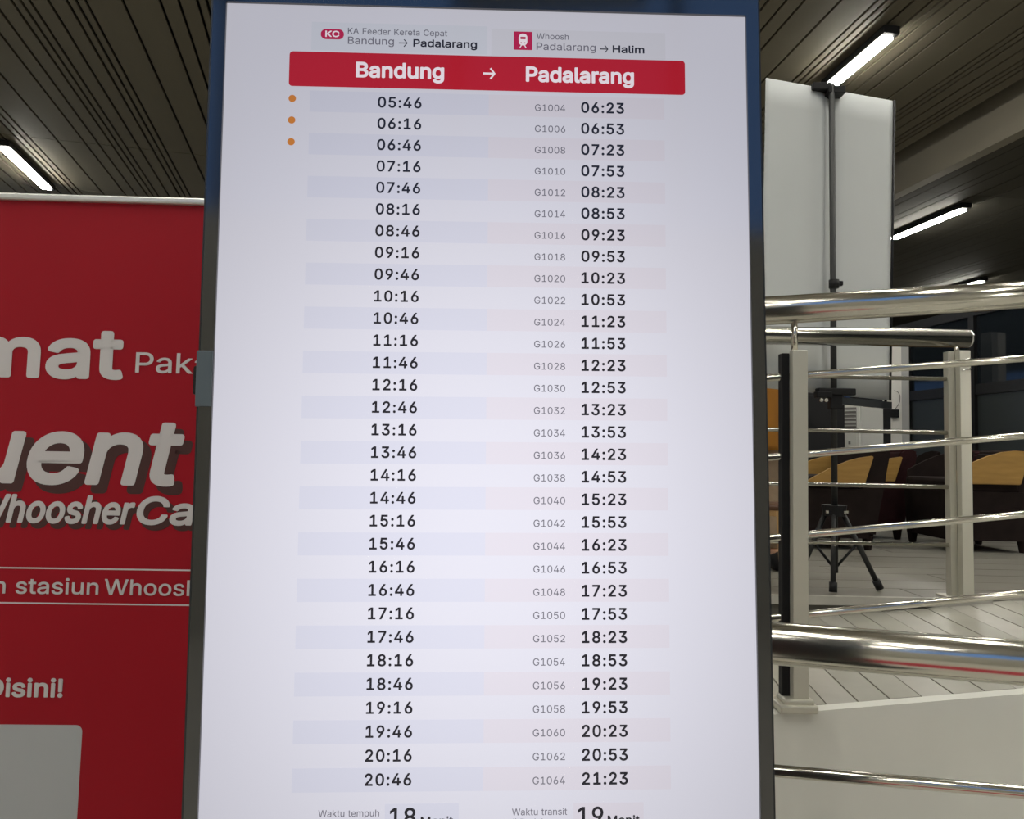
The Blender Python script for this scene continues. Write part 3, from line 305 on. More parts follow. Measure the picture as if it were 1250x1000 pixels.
# painted side wall of the ramp: one smooth face with a rounded top edge
hexa('side_wall', ((RX0, 1.98, 0), (RX1, 1.98, 0), (RX1, 2.02, 0), (RX0, 2.02, 0), (RX0, 1.98, zr(RX0)), (RX1, 1.98, zr(RX1)), (RX1, 2.02, zr(RX1)), (RX0, 2.02, zr(RX0))), 'ramp', ramp)
box('side_wall', (1.98, 1.96, 0), (5.5, 1.985, LZ), 'ramp', ramp)
SW = .085
k = 0
x = .35
while x < 2.6:
    sk = .10  # the strips run slightly aslant
    a, b = x+.002, x+SW-.002
    za = zr; m_ = 'tile' if (k % 3) else 'tile2'
    yb = 2.94; yf = 2.02
    h = lambda X: zr(X) + .0006*((k*7) % 3)
    c = [(a, yf, h(a)-.02), (b, yf, h(b)-.02), (b+sk, yb, h(b+sk)-.02), (a+sk, yb, h(a+sk)-.02), (a, yf, h(a)), (b, yf, h(b)), (b+sk, yb, h(b+sk)), (a+sk, yb, h(a+sk))]
    hexa('floor_tile', c, m_, ramp); x += SW; k += 1
hexa('left_ramp_surface', ((RX0, 2.02, zr(RX0)-.02), (.35, 2.02, zr(.35)-.02), (.45, 2.94, zr(.45)-.02), (RX0, 2.94, zr(RX0)-.02), (RX0, 2.02, zr(RX0)), (.35, 2.02, zr(.35)), (.45, 2.94, zr(.45)), (RX0, 2.94, zr(RX0))), 'tile', ramp)
box('right_ramp_surface', (2.70, 1.99, LZ-.011), (5.5, 2.94, LZ), 'tile', ramp)
# slim light kerb along the landing edge
box('kerb', (RX0, 2.925, LZ-.03), (1.9, 2.945, LZ+.004), 'tile2', ramp)

# ------------------------------------------------------------------ ceiling: two fields of long planks with open joints
def basis(az, el):
    az, el = math.radians(az), math.radians(el)
    D = Vector((math.sin(az)*math.cos(el), math.cos(az)*math.cos(el), math.sin(el))); X = D.cross(Vector((0, 0, 1))).normalized(); N = X.cross(D)
    mm = Matrix.Identity(4)
    for i in range(3): mm[i][0] = X[i]; mm[i][1] = D[i]; mm[i][2] = N[i]; mm[i][3] = EYE[i]
    return mm
BR, BL = basis(-6.93, 1.148), basis(-13.63, -.979)
PAT = [.4, .4, .1, .1, .2, .2, .1, .1, .2, .2]
mesh_cache = {}
def plank(parent, x0, x1, y0, y1, h, m, g=.016):
    key = (round(x1-x0, 3), round(y1-y0, 3), m)
    if key not in mesh_cache:
        bm = bmesh.new(); bx(bm, (g, .006, 0), (x1-x0-g, y1-y0-.006, .03)); me = bpy.data.meshes.new('ceiling_plank'); bm.to_mesh(me); bm.free(); mesh_cache[key] = me
    o = link('ceiling_plank', mesh_cache[key], m, parent); o.location = (x0, y0, h)
def field(name, B, start, sgn, stop, cuts, h, m, pat0=0):
    f = bpy.data.objects.new(name, None); C.objects.link(f); f.matrix_world = B
    x = start; i = pat0
    lo, hi = min(start, stop), max(start, stop)
    base = box('ceiling_back', (lo, cuts[0], h+.10), (hi, cuts[-1], h+.16), 'ceildark')
    base.name = name; base.matrix_world = B; bpy.data.objects.remove(f); struct(base)
    while (x - stop)*sgn < 0:
        w_ = PAT[i % 10]; x2 = x + sgn*w_
        for a, b in zip(cuts, cuts[1:]): plank(base, min(x, x2), max(x, x2), a, b, h, m)
        x = x2; i += 1
    return base
# right field: joints fall at 4.17, 4.57, 4.97, 5.07 ... 7.93 m to the right of the eye's plank line
cr_ = field('ceiling', BR, 4.173, 1, 7.9, (-5.1, 7.2, 12.0, 34), 5.0, 'ceil')
def more(base, B, start, sgn, stop, cuts, h, m, order, i0=0):
    x = start; i = i0
    while (x-stop)*sgn < 0:
        w_ = order[i % 10]; x2 = x+sgn*w_
        for a, b in zip(cuts, cuts[1:]): plank(base, min(x, x2), max(x, x2), a, b, h, m)
        x = x2; i += 1
    bk = box('ceiling_void', (min(start, stop), cuts[0], h+.10), (max(start, stop), cuts[-1], h+.16), 'ceildark', base)
more(cr_, BR, 4.173, -1, .3, (-5.1, 12.0, 34), 5.0, 'ceil', PAT[::-1])
# left field: joints at -2.00, -2.40, -2.80, -2.90 ...
cl_ = field('ceiling_left', BL, -1.99, -1, -11.0, (-5.1, 12.75, 15.1, 34), 5.0, 'ceil')
more(cl_, BL, -1.99, 1, -.3, (-5.1, 34), 5.0, 'ceil', PAT[::-1])
# long bulkhead where the two fields meet, overhead of the display
o = struct(box('trim_1', (-1.0, -5.1, 4.55), (.75, 34, 5.25), 'beam')); o.matrix_world = basis(-10.2, 0)
# deep slot, bulkhead face and the lower ceiling on the right
o = struct(box('trim_2', (8.35, -5.1, 4.5), (8.55, 34, 5.6), 'beam')); o.matrix_world = BR
o = struct(box('ceiling_slot', (7.85, -5.1, 5.45), (8.4, 34, 5.55), 'ceildark')); o.matrix_world = BR; o.name = 'ceiling_recess'
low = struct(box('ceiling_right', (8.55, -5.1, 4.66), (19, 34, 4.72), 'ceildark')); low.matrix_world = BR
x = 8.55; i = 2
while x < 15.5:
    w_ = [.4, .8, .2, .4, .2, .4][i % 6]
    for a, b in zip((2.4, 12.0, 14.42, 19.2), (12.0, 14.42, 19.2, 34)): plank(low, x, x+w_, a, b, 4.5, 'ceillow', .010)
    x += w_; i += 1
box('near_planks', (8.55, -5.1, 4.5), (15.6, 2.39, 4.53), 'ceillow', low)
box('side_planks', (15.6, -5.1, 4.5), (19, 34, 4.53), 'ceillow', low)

# ------------------------------------------------------------------ ceiling lamps: slim linear luminaires
def lamp(B, x, y0, y1, h, label, group='linear lamps under the plank ceiling', wd=.075):
    o = root('linear_lamp', (0, 0, 0), label, 'ceiling lamp', group); o.matrix_world = B @ Matrix.Translation((x, (y0+y1)/2, h))
    L = (y1-y0)/2
    box('housing', (-wd-.02, -L-.06, .012), (wd+.02, L+.06, .10), 'dark', o, .006)
    box('diffuser', (-wd, -L, -.022), (wd, L, .014), 'lamp', o)
    for s in (-1, 1): box('end_cap', (-wd-.025, s*L-.05+.05*s, .004), (wd+.025, s*L+.05+.05*s, .095), 'dark', o, .004)
    return o
lamp(BR, 5.40, 8.06, 9.27, 4.86, 'bright linear lamp hanging right above the top clip of the white banner')
lamp(BR, 9.87, 12.45, 14.47, 4.385, 'long bright lamp on the low ceiling to the right of the white banner')
lamp(BR, 14.7, 17.85, 19.8, 4.385, 'tiny distant lamp on the low ceiling just above the top handrail')
lamp(BL, -5.215, 13.02, 14.81, 4.88, 'bright linear lamp at the left, just above the red banner')
OUT = 'linear ceiling lamps outside the picture'  # unseen; those behind the viewer and by the bulkhead are added as fill
for (B, x, y, h) in ((BR, 5.4, 2.6, 4.86), (BR, 7.2, 5.2, 4.6), (BR, 7.2, 1.2, 4.6), (BR, 5.4, -2.4, 4.86), (BL, -5.215, -3.0, 4.88), (BR, 2.6, -.6, 4.86), (BL, -2.2, -1.6, 4.88), (BR, 1.9, 3.2, 4.86), (BR, 2.0, 9.5, 4.86), (BL, -5.215, 7.0, 4.88), (BL, -5.215, 1.0, 4.88), (BL, -10.0, 2, 4.88), (BL, -9.9, 9, 4.88),
                    (BR, 9.87, 6.4, 4.38), (BR, 9.87, .4, 4.38), (BL, -2.2, 1.5, 4.88), (BR, 9.87, 18.2, 4.36), (BL, -8, 15.5, 4.88), (BL, -1.0, 15.5, 4.88)):
    lamp(B, x, y-.9, y+.9, h, 'bright unseen linear lamp under the ceiling beyond the edge of the picture', OUT)

for x, z in ((-8.0, 2.6), (8.0, 2.6)):  # unseen lamps, added to brighten surfaces that face the viewer
    o = root('fill_lamp', (x, -5.0, z), 'unseen upright fill lamp added on the rear wall', 'fill lamp', 'added fill lamps behind the viewer')
    box('housing', (-.09, 0, -.95), (.09, .05, .95), 'dark', o, .006); box('diffuser', (-.07, .05, -.9), (.07, .065, .9), 'lamp', o)

# ================================================================== TIMETABLE DISPLAY
def eul(a, b, c):  # yaw, lean, roll -> matrix Rz Rx Ry
    return Matrix.Rotation(a, 4, 'Z') @ Matrix.Rotation(b, 4, 'X') @ Matrix.Rotation(c, 4, 'Y')
K = root('timetable_display', (0, 0, 0), 'tall black framed digital display standing upright, showing a train timetable of red header and times', 'display')
K.matrix_world = Matrix.Translation((-.03207, .92781, 1.52370)) @ eul(.03388, -.01779, -.01295)
ZT, ZB = .592, -.700
bm = bmesh.new(); bx(bm, (-.352, .006, ZB-.83+.03), (.352, .066, ZT-.002), .006); from_bm('housing', bm, 'side', K)
# glass bezel ring round the lit panel
def ring(name, ox0, oz0, ox1, oz1, ix0, iz0, ix1, iz1, y0, y1, m, parent):
    bm = bmesh.new()
    def q(y): return [bm.verts.new((a, y, b)) for a, b in ((ox0, oz0), (ox1, oz0), (ox1, oz1), (ox0, oz1), (ix0, iz0), (ix1, iz0), (ix1, iz1), (ix0, iz1))]
    f, g = q(y0), q(y1)
    for i in range(4):
        j = (i+1) % 4
        bm.faces.new((f[i], f[j], f[4+j], f[4+i])); bm.faces.new((g[i], g[4+i], g[4+j], g[j]))
        bm.faces.new((f[i], g[i], g[j], f[j])); bm.faces.new((f[4+i], f[4+j], g[4+j], g[4+i]))
    return from_bm(name, bm, m, parent)
ring('bezel', -.3565, ZB, .3555, ZT, -.3400, -.655, .3393, .5535, -.004, .010, 'bezel', K)
ring('edge_trim', -.3595, ZB-.003, .3585, ZT+.003, -.3565, ZB, .3555, ZT, -.002, .05, 'side', K)
box('lower_panel', (-.3565, -.002, ZB-.80), (.3555, .008, ZB-.004), 'bezel', K, .002)
box('base_plate', (-.40, -.16, -1.520), (.40, .26, -1.495), 'dark', K, .005)
scr = box('screen', (-.3402, 0, -.6552), (.3395, .004, .5537), 'L_bg', K)
Y1, Y2, Y3 = -.0006, -.0012, -.0018
flat('header_card', [(-.2305, .4925), (-.0026, .4925), (-.0026, .5308), (-.2305, .5308)], Y1, 'L_cardb', scr)
flat('header_card', [(.0028, .4905), (.2322, .4905), (.2322, .5280), (.0028, .5280)], Y1, 'L_cardg', scr)
RV = lambda k: .42425 - .028235*k
for k in range(0, 31, 2):
    flat('row_band', [(-.2305, RV(k)-.0141), (0, RV(k)-.0141), (0, RV(k)+.0141), (-.2305, RV(k)+.0141)], Y1, 'L_blue', scr)
    flat('row_band', [(0, RV(k)-.0141), (.2300, RV(k)-.0141), (.2300, RV(k)+.0141), (0, RV(k)+.0141)], Y1, 'L_pink', scr)
flat('title_bar', rrect(-.2578, .4436, .2577, .4902, .0045), Y2, 'L_red', scr)
for k in range(3): flat('dot', disc(-.2528, .4270-.0287*k, .0048), Y2, 'L_or', scr)
# small headings
flat('badge', rrect(-.2186, .5075, -.1886, .5213, .0068), Y2, 'L_crim', scr)
lettering('badge_lettering', 'KC', -.2122, -.1948, .5106, .0077, Y3, 'L_white', scr, .022)
lettering('small_lettering', 'KA Feeder Kereta Cepat', -.1836, -.0549, .5155, .0080, Y2, 'L_grey', scr, .004)
lettering('route_lettering', 'Bandung', -.1833, -.1240, .5020, .0096, Y2, 'L_mid', scr, .006)
arrow('arrow', -.1175, -.1065, .5050, Y2, 'L_text', scr, .0014)
lettering('route_lettering', 'Padalarang', -.0985, -.0163, .5007, .0096, Y2, 'L_text', scr, .020)
flat('train_icon', rrect(.0319, .4997, .0563, .5246, .0012), Y2, 'L_crim', scr)
flat('train_shape', rrect(.0385, .5055, .0497, .5215, .0050), Y3, 'L_white', scr)
flat('train_window', rrect(.0405, .5135, .0477, .5168, .0012), -.0024, 'L_crim', scr)
flat('train_window', disc(.0417, .5087, .0009, 10), -.0024, 'L_crim', scr)
flat('train_window', disc(.0465, .5087, .0009, 10), -.0024, 'L_crim', scr)
flat('rail_mark', [(.0393, .5022), (.0408, .5022), (.0428, .5058), (.0413, .5058)], Y3, 'L_white', scr)
flat('rail_mark', [(.0489, .5022), (.0474, .5022), (.0454, .5058), (.0469, .5058)], Y3, 'L_white', scr)
lettering('small_lettering', 'Whoosh', .0620, .1041, .5150, .0080, Y2, 'L_grey', scr, .004)
lettering('route_lettering', 'Padalarang', .0620, .1397, .5005, .0096, Y2, 'L_mid', scr, .006)
arrow('arrow', .1452, .1562, .5037, Y2, 'L_text', scr, .0014)
lettering('route_lettering', 'Halim', .1625, .2037, .4992, .0096, Y2, 'L_text', scr, .020)
# red title bar
lettering('title_lettering', 'Bandung', -.1712, -.0592, .4578, .0190, Y3, 'L_white', scr, .026)
arrow('arrow', -.0078, .0080, .4662, Y3, 'L_white', scr, .0026)
lettering('title_lettering', 'Padalarang', .0490, .1890, .4573, .0190, Y3, 'L_white', scr, .026)
# timetable rows
for k in range(31):
    t0 = 5*60+46 + 30*k; t1 = 6*60+23 + 30*k
    z = RV(k)
    lettering('departure_time', '%02d:%02d' % (t0//60, t0 % 60), -.1427, -.0874, z-.0063, .0136, Y2, 'L_text', scr, .018, mode='track')
    lettering('train_number', 'G%d' % (1004+2*k), .0602, .0996, z-.0066, .0087, Y2, 'L_grey', scr, .004, mode='track')
    lettering('arrival_time', '%02d:%02d' % (t1//60, t1 % 60), .1210, .1763, z-.0073, .0136, Y2, 'L_text', scr, .020, mode='track')
# foot of the table
flat('foot_box', [(-.1183, -.505), (-.0294, -.505), (-.0294, -.4510), (-.1183, -.4510)], Y1, 'L_blue', scr)
flat('foot_box', [(.1101, -.505), (.1960, -.505), (.1960, -.4520), (.1101, -.4520)], Y1, 'L_pink', scr)
lettering('foot_lettering', 'Waktu tempuh', -.1976, -.1250, -.4650, .0078, Y2, 'L_mid', scr, .004)
lettering('foot_lettering', 'KA Feeder', -.1700, -.1250, -.4775, .0078, Y2, 'L_mid', scr, .004)
lettering('foot_lettering', 'Waktu transit', .0352, .1021, -.4655, .0078, Y2, 'L_mid', scr, .004)
lettering('foot_lettering', 'di Padalarang', .0322, .1021, -.4775, .0078, Y2, 'L_mid', scr, .004)
lettering('foot_number', '18', -.1120, -.0812, -.4765, .0205, Y2, 'L_text', scr, .012)
lettering('foot_lettering', 'Menit', -.0747, -.0362, -.4765, .0102, Y2, 'L_text', scr, .016)
lettering('foot_number', '19', .1156, .1460, -.4775, .0205, Y2, 'L_text', scr, .012)
lettering('foot_lettering', 'Menit', .1520, .1905, -.4775, .0102, Y2, 'L_text', scr, .016)
# strip of grey tape wrapped round the left rim, and the latch behind it
box('grey_tape', (-.3606, -.0055, .028), (-.3405, .02, .098), 'tape', K, .001)
box('latch', (-.372, .012, .044), (-.3535, .05, .082), 'dark', K, .004)

# ================================================================== RED BANNER
B_ = root('roll_up_banner', (0, 0, 0), 'red roll-up banner with white Indonesian lettering, standing at the left behind the display', 'banner')
BM = Matrix.Translation((-.92363, 1.42, 1.56163)) @ eul(math.radians(1.5), math.radians(-1), 0)
B_.matrix_world = BM
bw0, bw1 = -.60, .44
cl = box('printed_sheet', (bw0, 0, -1.45), (bw1, .002, .412), 'redban', B_)
bm = bmesh.new(); bx(bm, (bw0-.004, -.008, .4105), (bw1+.004, .012, .4245), .004); from_bm('top_bar', bm, 'silver', B_)
box('cassette', (bw0-.01, -.05, -1.545), (bw1+.01, .07, -1.45), 'silver', B_, .012)
tube('support_pole', (-.08, .03, -1.46), (-.08, .012, .41), .009, 'silver', B_)
for s in (bw0+.15, bw1-.15): box('foot', (s-.02, -.16, -1.559), (s+.02, .16, -1.545), 'silver', B_, .003)
y1, y2, y3 = -.0003, -.0010, -.0014
lettering('headline_lettering', 'Selamat', -.470, .163, .066, .092, y2, 'white', cl, .027)
lettering('headline_lettering', 'Pakai', .1916, .350, .0765, .0385, y2, 'white', cl, .008)
for dx, dz, yy, mm in ((.014, -.014, y1, 'brown'), (0, 0, y2, 'white')):
    lettering('script_lettering' if mm == 'white' else 'lettering_shadow', 'Frequent', -.535+dx, .272+dx, -.1375+dz, .1215, yy, mm, cl, .021 if mm == 'white' else .030, .20)
for dx, dz, yy, mm in ((.008, -.009, y1-.00005, 'brown'), (0, 0, y2-.0001, 'white')):
    nm = 'script_lettering' if mm == 'white' else 'lettering_shadow'
    lettering(nm, 'Whoosher', -.098+dx, .197+dx, -.2145+dz, .0500, yy, mm, cl, .022 if mm == 'white' else .034, .18)
    lettering(nm, 'Card', .2070+dx, .400+dx, -.2145+dz, .0500, yy, mm, cl, .022 if mm == 'white' else .034, .18)
for z in (-.3015, -.367): flat('rule_line', [(-.52, z-.0014), (.40, z-.0014), (.40, z+.0014), (-.52, z+.0014)], y1, 'white', cl)
lettering('line_lettering', 'di seluruh', -.245, -.0285, -.3490, .0285, y2, 'white', cl, .010)
lettering('line_lettering', 'stasiun', -.0085, .1450, -.3490, .0285, y2, 'white', cl, .010)
lettering('line_lettering', 'Whoosh', .1570, .3320, -.3490, .0285, y2, 'white', cl, .010)
lettering('line_lettering', 'Disini!', -.050, .0890, -.5388, .0315, y2, 'white', cl, .026)
flat('pale_card', rrect(-.24, -.97, .1305, -.5905, .012), y1, 'qr', cl)

# ================================================================== NEAR HANDRAIL (level, in front of the ramp)
def line(p, q, t): return Vector(p).lerp(Vector(q), t)
A0, A1 = Vector((.4757, 1.37, 1.1682)), Vector((.8892, 1.29, 1.1529))
Az = 1.161
dA = (A1-A0); dA.z = 0; dA.normalize()
pA = lambda s, z: Vector((A0.x, A0.y, z)) + dA*s
nh = root('near_handrail', (*pA(.8, 0).xy, 0), 'thick polished steel handrail crossing low in front, right beside the display', 'handrail')
o0 = nh.location.copy()
def rel(p): return Vector(p) - o0
tube('handrail_tube', rel(pA(-.60, 1.166)), rel(pA(1.9, 1.133)), .0378, 'steel', nh, n=48)
tube('lower_bar', rel(pA(-.60, .925)), rel(pA(1.9, .95)), .0105, 'steel', nh, n=20)
for s in (-.45, 1.25):
    p = pA(s, 0)
    bm = bmesh.new(); bx(bm, rel((p.x-.022, p.y-.022, 0)), rel((p.x+.022, p.y+.022, 1.07)), .003); from_bm('post', bm, 'post', nh)
    tube('stub', rel((p.x, p.y, 1.065)), rel((p.x, p.y, 1.145)), .010, 'steel', nh)
    box('base_plate', rel((p.x-.06, p.y-.06, 0)), rel((p.x+.06, p.y+.06, .012)), 'post', nh, .003)
for s in (-.61, 1.91):
    bm = bmesh.new(); bmesh.ops.create_uvsphere(bm, u_segments=24, v_segments=12, radius=.0378, matrix=Matrix.Translation(rel(pA(s-.0*s, 1.166-(s+.6)*.0132)))); from_bm('end_cap', bm, 'steel', nh, smooth=True)

# ================================================================== RAMP RAILING (rises to the right)
def rc(px0, z0, px1, z1):  # helper giving a bar through two points of the railing plane
    return z0, z1
CY0, CY1, CX0, CX1 = 2.00, 2.05, .6834, 1.4290
def cp(x, zl, zrr, off=0):
    t = (x-CX0)/(CX1-CX0)
    return Vector((x, CY0+(CY1-CY0)*t+off, zl+(zrr-zl)*t))
rr = root('ramp_railing', (.775, 2.0, zr(.775)), 'steel railing on the ramp edge with a square post, its bars climbing to the right', 'railing')
o0 = rr.location.copy()
XL, XR = .30, 2.35
tube('handrail_tube', rel(cp(XL, 1.895, 1.9655)), rel(cp(XR, 1.895, 1.9655)), .0390, 'steel', rr, n=48)
for zl, zz in ((1.7115, 1.7868), (1.493, 1.569), (1.2735, 1.3495), (1.0585, 1.1321)):
    tube('rail_bar', rel(cp(XL, zl, zz, .022)), rel(cp(XR, zl, zz, .022)), .0098, 'steel', rr, n=20)
def cpost(x, z1, z0, w_=.0205):
    y = 2.0
    bm = bmesh.new(); bx(bm, rel((x-w_, y-w_, z0)), rel((x+w_, y+w_*.2, z1)), .002); from_bm('post', bm, 'post', rr)
    bm = bmesh.new(); bx(bm, rel((x-w_-.020, y+.004, z0+.0)), rel((x-w_+.001, y+.034, z1-.006)), .002); from_bm('post_side_plate', bm, 'dark', rr)
    tube('stub', rel((x-.008, y, z1-.002)), rel((x-.008, y, z1+.09)), .0085, 'steel', rr)
    bm = bmesh.new(); bx(bm, rel((x-.062, y-.005-.034, z0)), rel((x+.040, y+.05, z0+.022)), .006); bx(bm, rel((x-.047, y-.030, z0+.018)), rel((x+.032, y+.035, z0+.034)), .005); from_bm('base_cover', bm, 'post', rr)
    for zl, zz in ((1.7115, 1.7868), (1.493, 1.569), (1.2735, 1.3495)):
        p = cp(x-w_-.006, zl, zz, .012)
        bm = bmesh.new(); bmesh.ops.create_uvsphere(bm, u_segments=12, v_segments=8, radius=.006, matrix=Matrix.Translation(rel(p))); from_bm('bolt_head', bm, 'chrome', rr, smooth=True)
cpost(.776, 1.787, zr(.776))
cpost(1.90, 1.900, zr(1.90))

# ================================================================== LANDING RAILING (level, ends at the right)
lr = root('landing_railing', (1.79, 2.94, LZ), 'level steel railing on the landing behind the ramp, with a round capped end', 'railing')
o0 = lr.location.copy()
YD = 2.975
for_xl = -1.2
tube('handrail_tube', rel((for_xl, YD, 1.985)), rel((1.845, YD, 1.990)), .0375, 'steel', lr, n=48)
bm = bmesh.new(); bmesh.ops.create_uvsphere(bm, u_segments=24, v_segments=14, radius=.0375, matrix=Matrix.Translation(rel((1.845, YD, 1.990))) @ Matrix.Diagonal((.6, 1, 1, 1))); from_bm('end_cap', bm, 'chrome', lr, smooth=True)
for zl in (1.824, 1.606, 1.388, 1.157):
    tube('rail_bar', rel((for_xl, YD, zl)), rel((1.785, YD, zl)), .0085, 'steel', lr, n=20)
for x in (1.805, .62, -.6):
    bm = bmesh.new(); bx(bm, rel((x-.022, YD-.05, LZ)), rel((x+.022, YD-.018, 1.935)), .002); from_bm('post', bm, 'post', lr)
    bm = bmesh.new(); bx(bm, rel((x-.048, YD-.016, LZ)), rel((x-.020, YD+.02, 1.935)), .002); from_bm('post', bm, 'post', lr)
    tube('stub', rel((x-.012, YD-.02, 1.93)), rel((x-.012, YD-.006, 1.965)), .0105, 'steel', lr)
    box('base_plate', rel((x-.075, YD-.058, LZ)), rel((x+.03, YD+.05, LZ+.008)), 'post', lr, .002)
for z in (1.895, 1.870, 1.855):
    tube('welded_clip', rel((1.79, YD-.054, z)), rel((1.825, YD-.054, z+.006)), .004, 'chrome', lr, n=8)

# ================================================================== TRIPOD BANNER STAND
tb_ = root('tripod_banner_stand', (1.35, 3.10, LZ), 'white blank banner back on a black tripod pole, taller than the railings', 'banner stand')
o0 = tb_.location.copy()
TL, TR, BLc, BRc = Vector((1.0525, 3.05, 3.104)), Vector((1.670, 3.20, 3.089)), Vector((1.0286, 3.05, 1.782)), Vector((1.639, 3.20, 1.750))
bm = bmesh.new(); NX, NZ = 24, 12; G = []
for side in (0, 1):
    g = []
    for j in range(NZ+1):
        row = []
        for i in range(NX+1):
            s, t = i/NX, j/NZ
            p = BLc.lerp(BRc, s).lerp(TL.lerp(TR, s), t)
            fold = .020*math.exp(-((s-.505)/.035)**2)
            row.append(bm.verts.new(rel(p + Vector((0, fold + side*.003, 0)))))
        g.append(row)
    G.append(g)
for side in (0, 1):
    for j in range(NZ):
        for i in range(NX): bm.faces.new((G[side][j][i], G[side][j][i+1], G[side][j+1][i+1], G[side][j+1][i]))
for j in range(NZ):
    for i in (0, NX): bm.faces.new((G[0][j][i], G[0][j+1][i], G[1][j+1][i], G[1][j][i]))
for i in range(NX):
    for j in (0, NZ): bm.faces.new((G[0][j][i], G[1][j][i], G[1][j][i+1], G[0][j][i+1]))
from_bm('banner_sheet', bm, 'fabric', tb_, smooth=True)
tube('edge_strip', rel(BRc+Vector((.006, 0, 0))), rel(TR+Vector((.006, 0, 0))), .005, 'dark', tb_, n=10)
PX, PY = 1.352, 3.093
tube('pole', rel((PX+.002, PY, 1.02)), rel((PX-.001, PY, 3.10)), .0125, 'blacktube', tb_)
tube('collar', rel((PX+.004, PY, 2.215)), rel((PX+.004, PY, 2.25)), .021, 'dark', tb_)
box('collar_knob', rel((PX+.012, PY-.01, 2.225)), rel((PX+.040, PY+.01, 2.245)), 'dark', tb_, .003)
bm = bmesh.new(); bx(bm, rel((PX-.085, PY-.010, 3.078)), rel((PX-.005, PY+.05, 3.108)), .003); bx(bm, rel((PX-.02, PY-.012, 3.062)), rel((PX+.055, PY+.06, 3.094)), .003); from_bm('top_clip', bm, 'dark', tb_)
# lower clamp bar
bm = bmesh.new(); bx(bm, rel((PX-.075, PY-.03, 1.758)), rel((PX+.082, PY+.01, 1.787)), .004); bx(bm, rel((PX-.085, PY-.035, 1.745)), rel((PX-.02, PY, 1.772)), .004); bx(bm, rel((PX-.02, PY-.02, 1.70)), rel((PX+.03, PY+.02, 1.76)), .004); from_bm('lower_clamp', bm, 'dark', tb_)
hexa('bottom_rail', [rel(v) for v in ((1.40, 3.12, 1.724), (1.645, 3.185, 1.712), (1.645, 3.205, 1.712), (1.40, 3.14, 1.724), (1.40, 3.12, 1.754), (1.645, 3.185, 1.742), (1.645, 3.205, 1.742), (1.40, 3.14, 1.754))], 'side', tb_)
for dx in (-.065, -.045): tube('clamp_screw', rel((PX+dx, PY-.036, 1.735)), rel((PX+dx, PY-.030, 1.735)), .008, 'chrome', tb_, n=10)
HUBZ = 1.285
bm = bmesh.new(); tb(bm, rel((PX, PY, HUBZ-.03)), rel((PX, PY, HUBZ+.015)), .045, .05, 16); from_bm('hub', bm, 'dark', tb_)
for a in (.35, -1.0, 2.6):
    p = Vector((PX+.047*math.cos(a), PY-.047*abs(math.sin(a))-.002, HUBZ-.012)); box('hub_bolt', rel(p-Vector((.005, .005, .006))), rel(p+Vector((.005, .005, .006))), 'chrome', tb_, .001)
for fx, fy in ((1.303, 2.995), (1.535, 3.085), (1.205, 3.13)):
    h_ = Vector((PX, PY, HUBZ-.02)); f_ = Vector((fx, fy, LZ+.012)); d_ = (f_-h_)
    h2 = h_ + Vector((d_.x, d_.y, 0)).normalized()*.035
    lg = tube('leg', rel(h2), rel(f_), .0105, 'blacktube', tb_, n=14)
    d2 = (f_-h2).normalized()
    tube('rubber_foot', rel(f_-d2*.035), rel(f_+d2*.004), .016, 'dark', lg, n=14)
    md = h2.lerp(f_, .40)
    tube('brace', rel(md), rel((PX, PY, 1.035)), .0055, 'dark', tb_, n=10)
    bm = bmesh.new(); bmesh.ops.create_uvsphere(bm, u_segments=10, v_segments=8, radius=.0075, matrix=Matrix.Translation(rel(md+Vector((0, -.012, 0))))); from_bm('brace_bolt', bm, 'chrome', tb_, smooth=True)

# ================================================================== CHAIRS
def chair(x, y, rz, label, um='uph', wm='wood', scale=1.0, low=False):
    t = root('lounge_chair', (x, y, LZ), label, 'chair', 'low lounge chairs in a row behind the railings', (0, 0, rz))
    t.scale = (scale,)*3
    hexa('seat_body', ((-.02, -.24, .07), (.42, -.24, .07), (.42, .24, .07), (-.02, .24, .07), (-.03, -.25, .36), (.44, -.25, .36), (.44, .25, .36), (-.03, .25, .36)), um, t)
    bm = bmesh.new(); bx(bm, (-.03, -.24, .355), (.40, .24, .435), .02); from_bm('seat_cushion', bm, um, t)
    prism('backrest', [(.355, .10), (.385, .40), (.445, .595), (.475, .612), (.55, .61), (.565, .585), (.525, .40), (.47, .08)], 'y', -.235, .235, um, t, .012)
    top = [(-.005, .405), (.0, .475), (.05, .505), (.11, .535), (.19, .57), (.28, .597), (.36, .607), (.43, .603), (.448, .595), (.385, .405)]
    if low: top = [(.02, .392), (.08, .425), (.19, .485), (.29, .528), (.36, .548), (.435, .560), (.442, .555), (.388, .392)]
    for s in (-1, 1):
        ys = (.252, .272) if s > 0 else (-.272, -.252)
        prism('side_panel', top, 'y', ys[0], ys[1], um if (s > 0 and not low) else wm, t, .004)
    for lx, ly in ((.0, -.21), (.43, -.21), (.0, .21), (.43, .21)):
        bm = bmesh.new(); tb(bm, (lx, ly, 0), (lx, ly, .085), .020, .034, 10); from_bm('leg', bm, 'uph', t)
    return t
SCH = 1.0
chair(1.705, 4.64, 0, 'dark lounge chair with yellow wooden side panel, seen between the tripod pole and white cooler', low=True)
chair(2.20, 5.25, 0, 'dark maroon lounge chair with a wooden side, mostly hidden just right of the tripod', 'uph2', low=True)
chair(3.30, 5.68, -PI/2, 'dark lounge chair turned with its back to us, left of the railing end post', 'uph2', 'uph')
chair(2.63, 4.64, 0, 'lounge chair with the widest yellow wooden side panel, right of the railing end post')
chair(1.06, 5.2, 0, 'dark lounge chair at the left of the row, behind the tripod and square post', low=True)

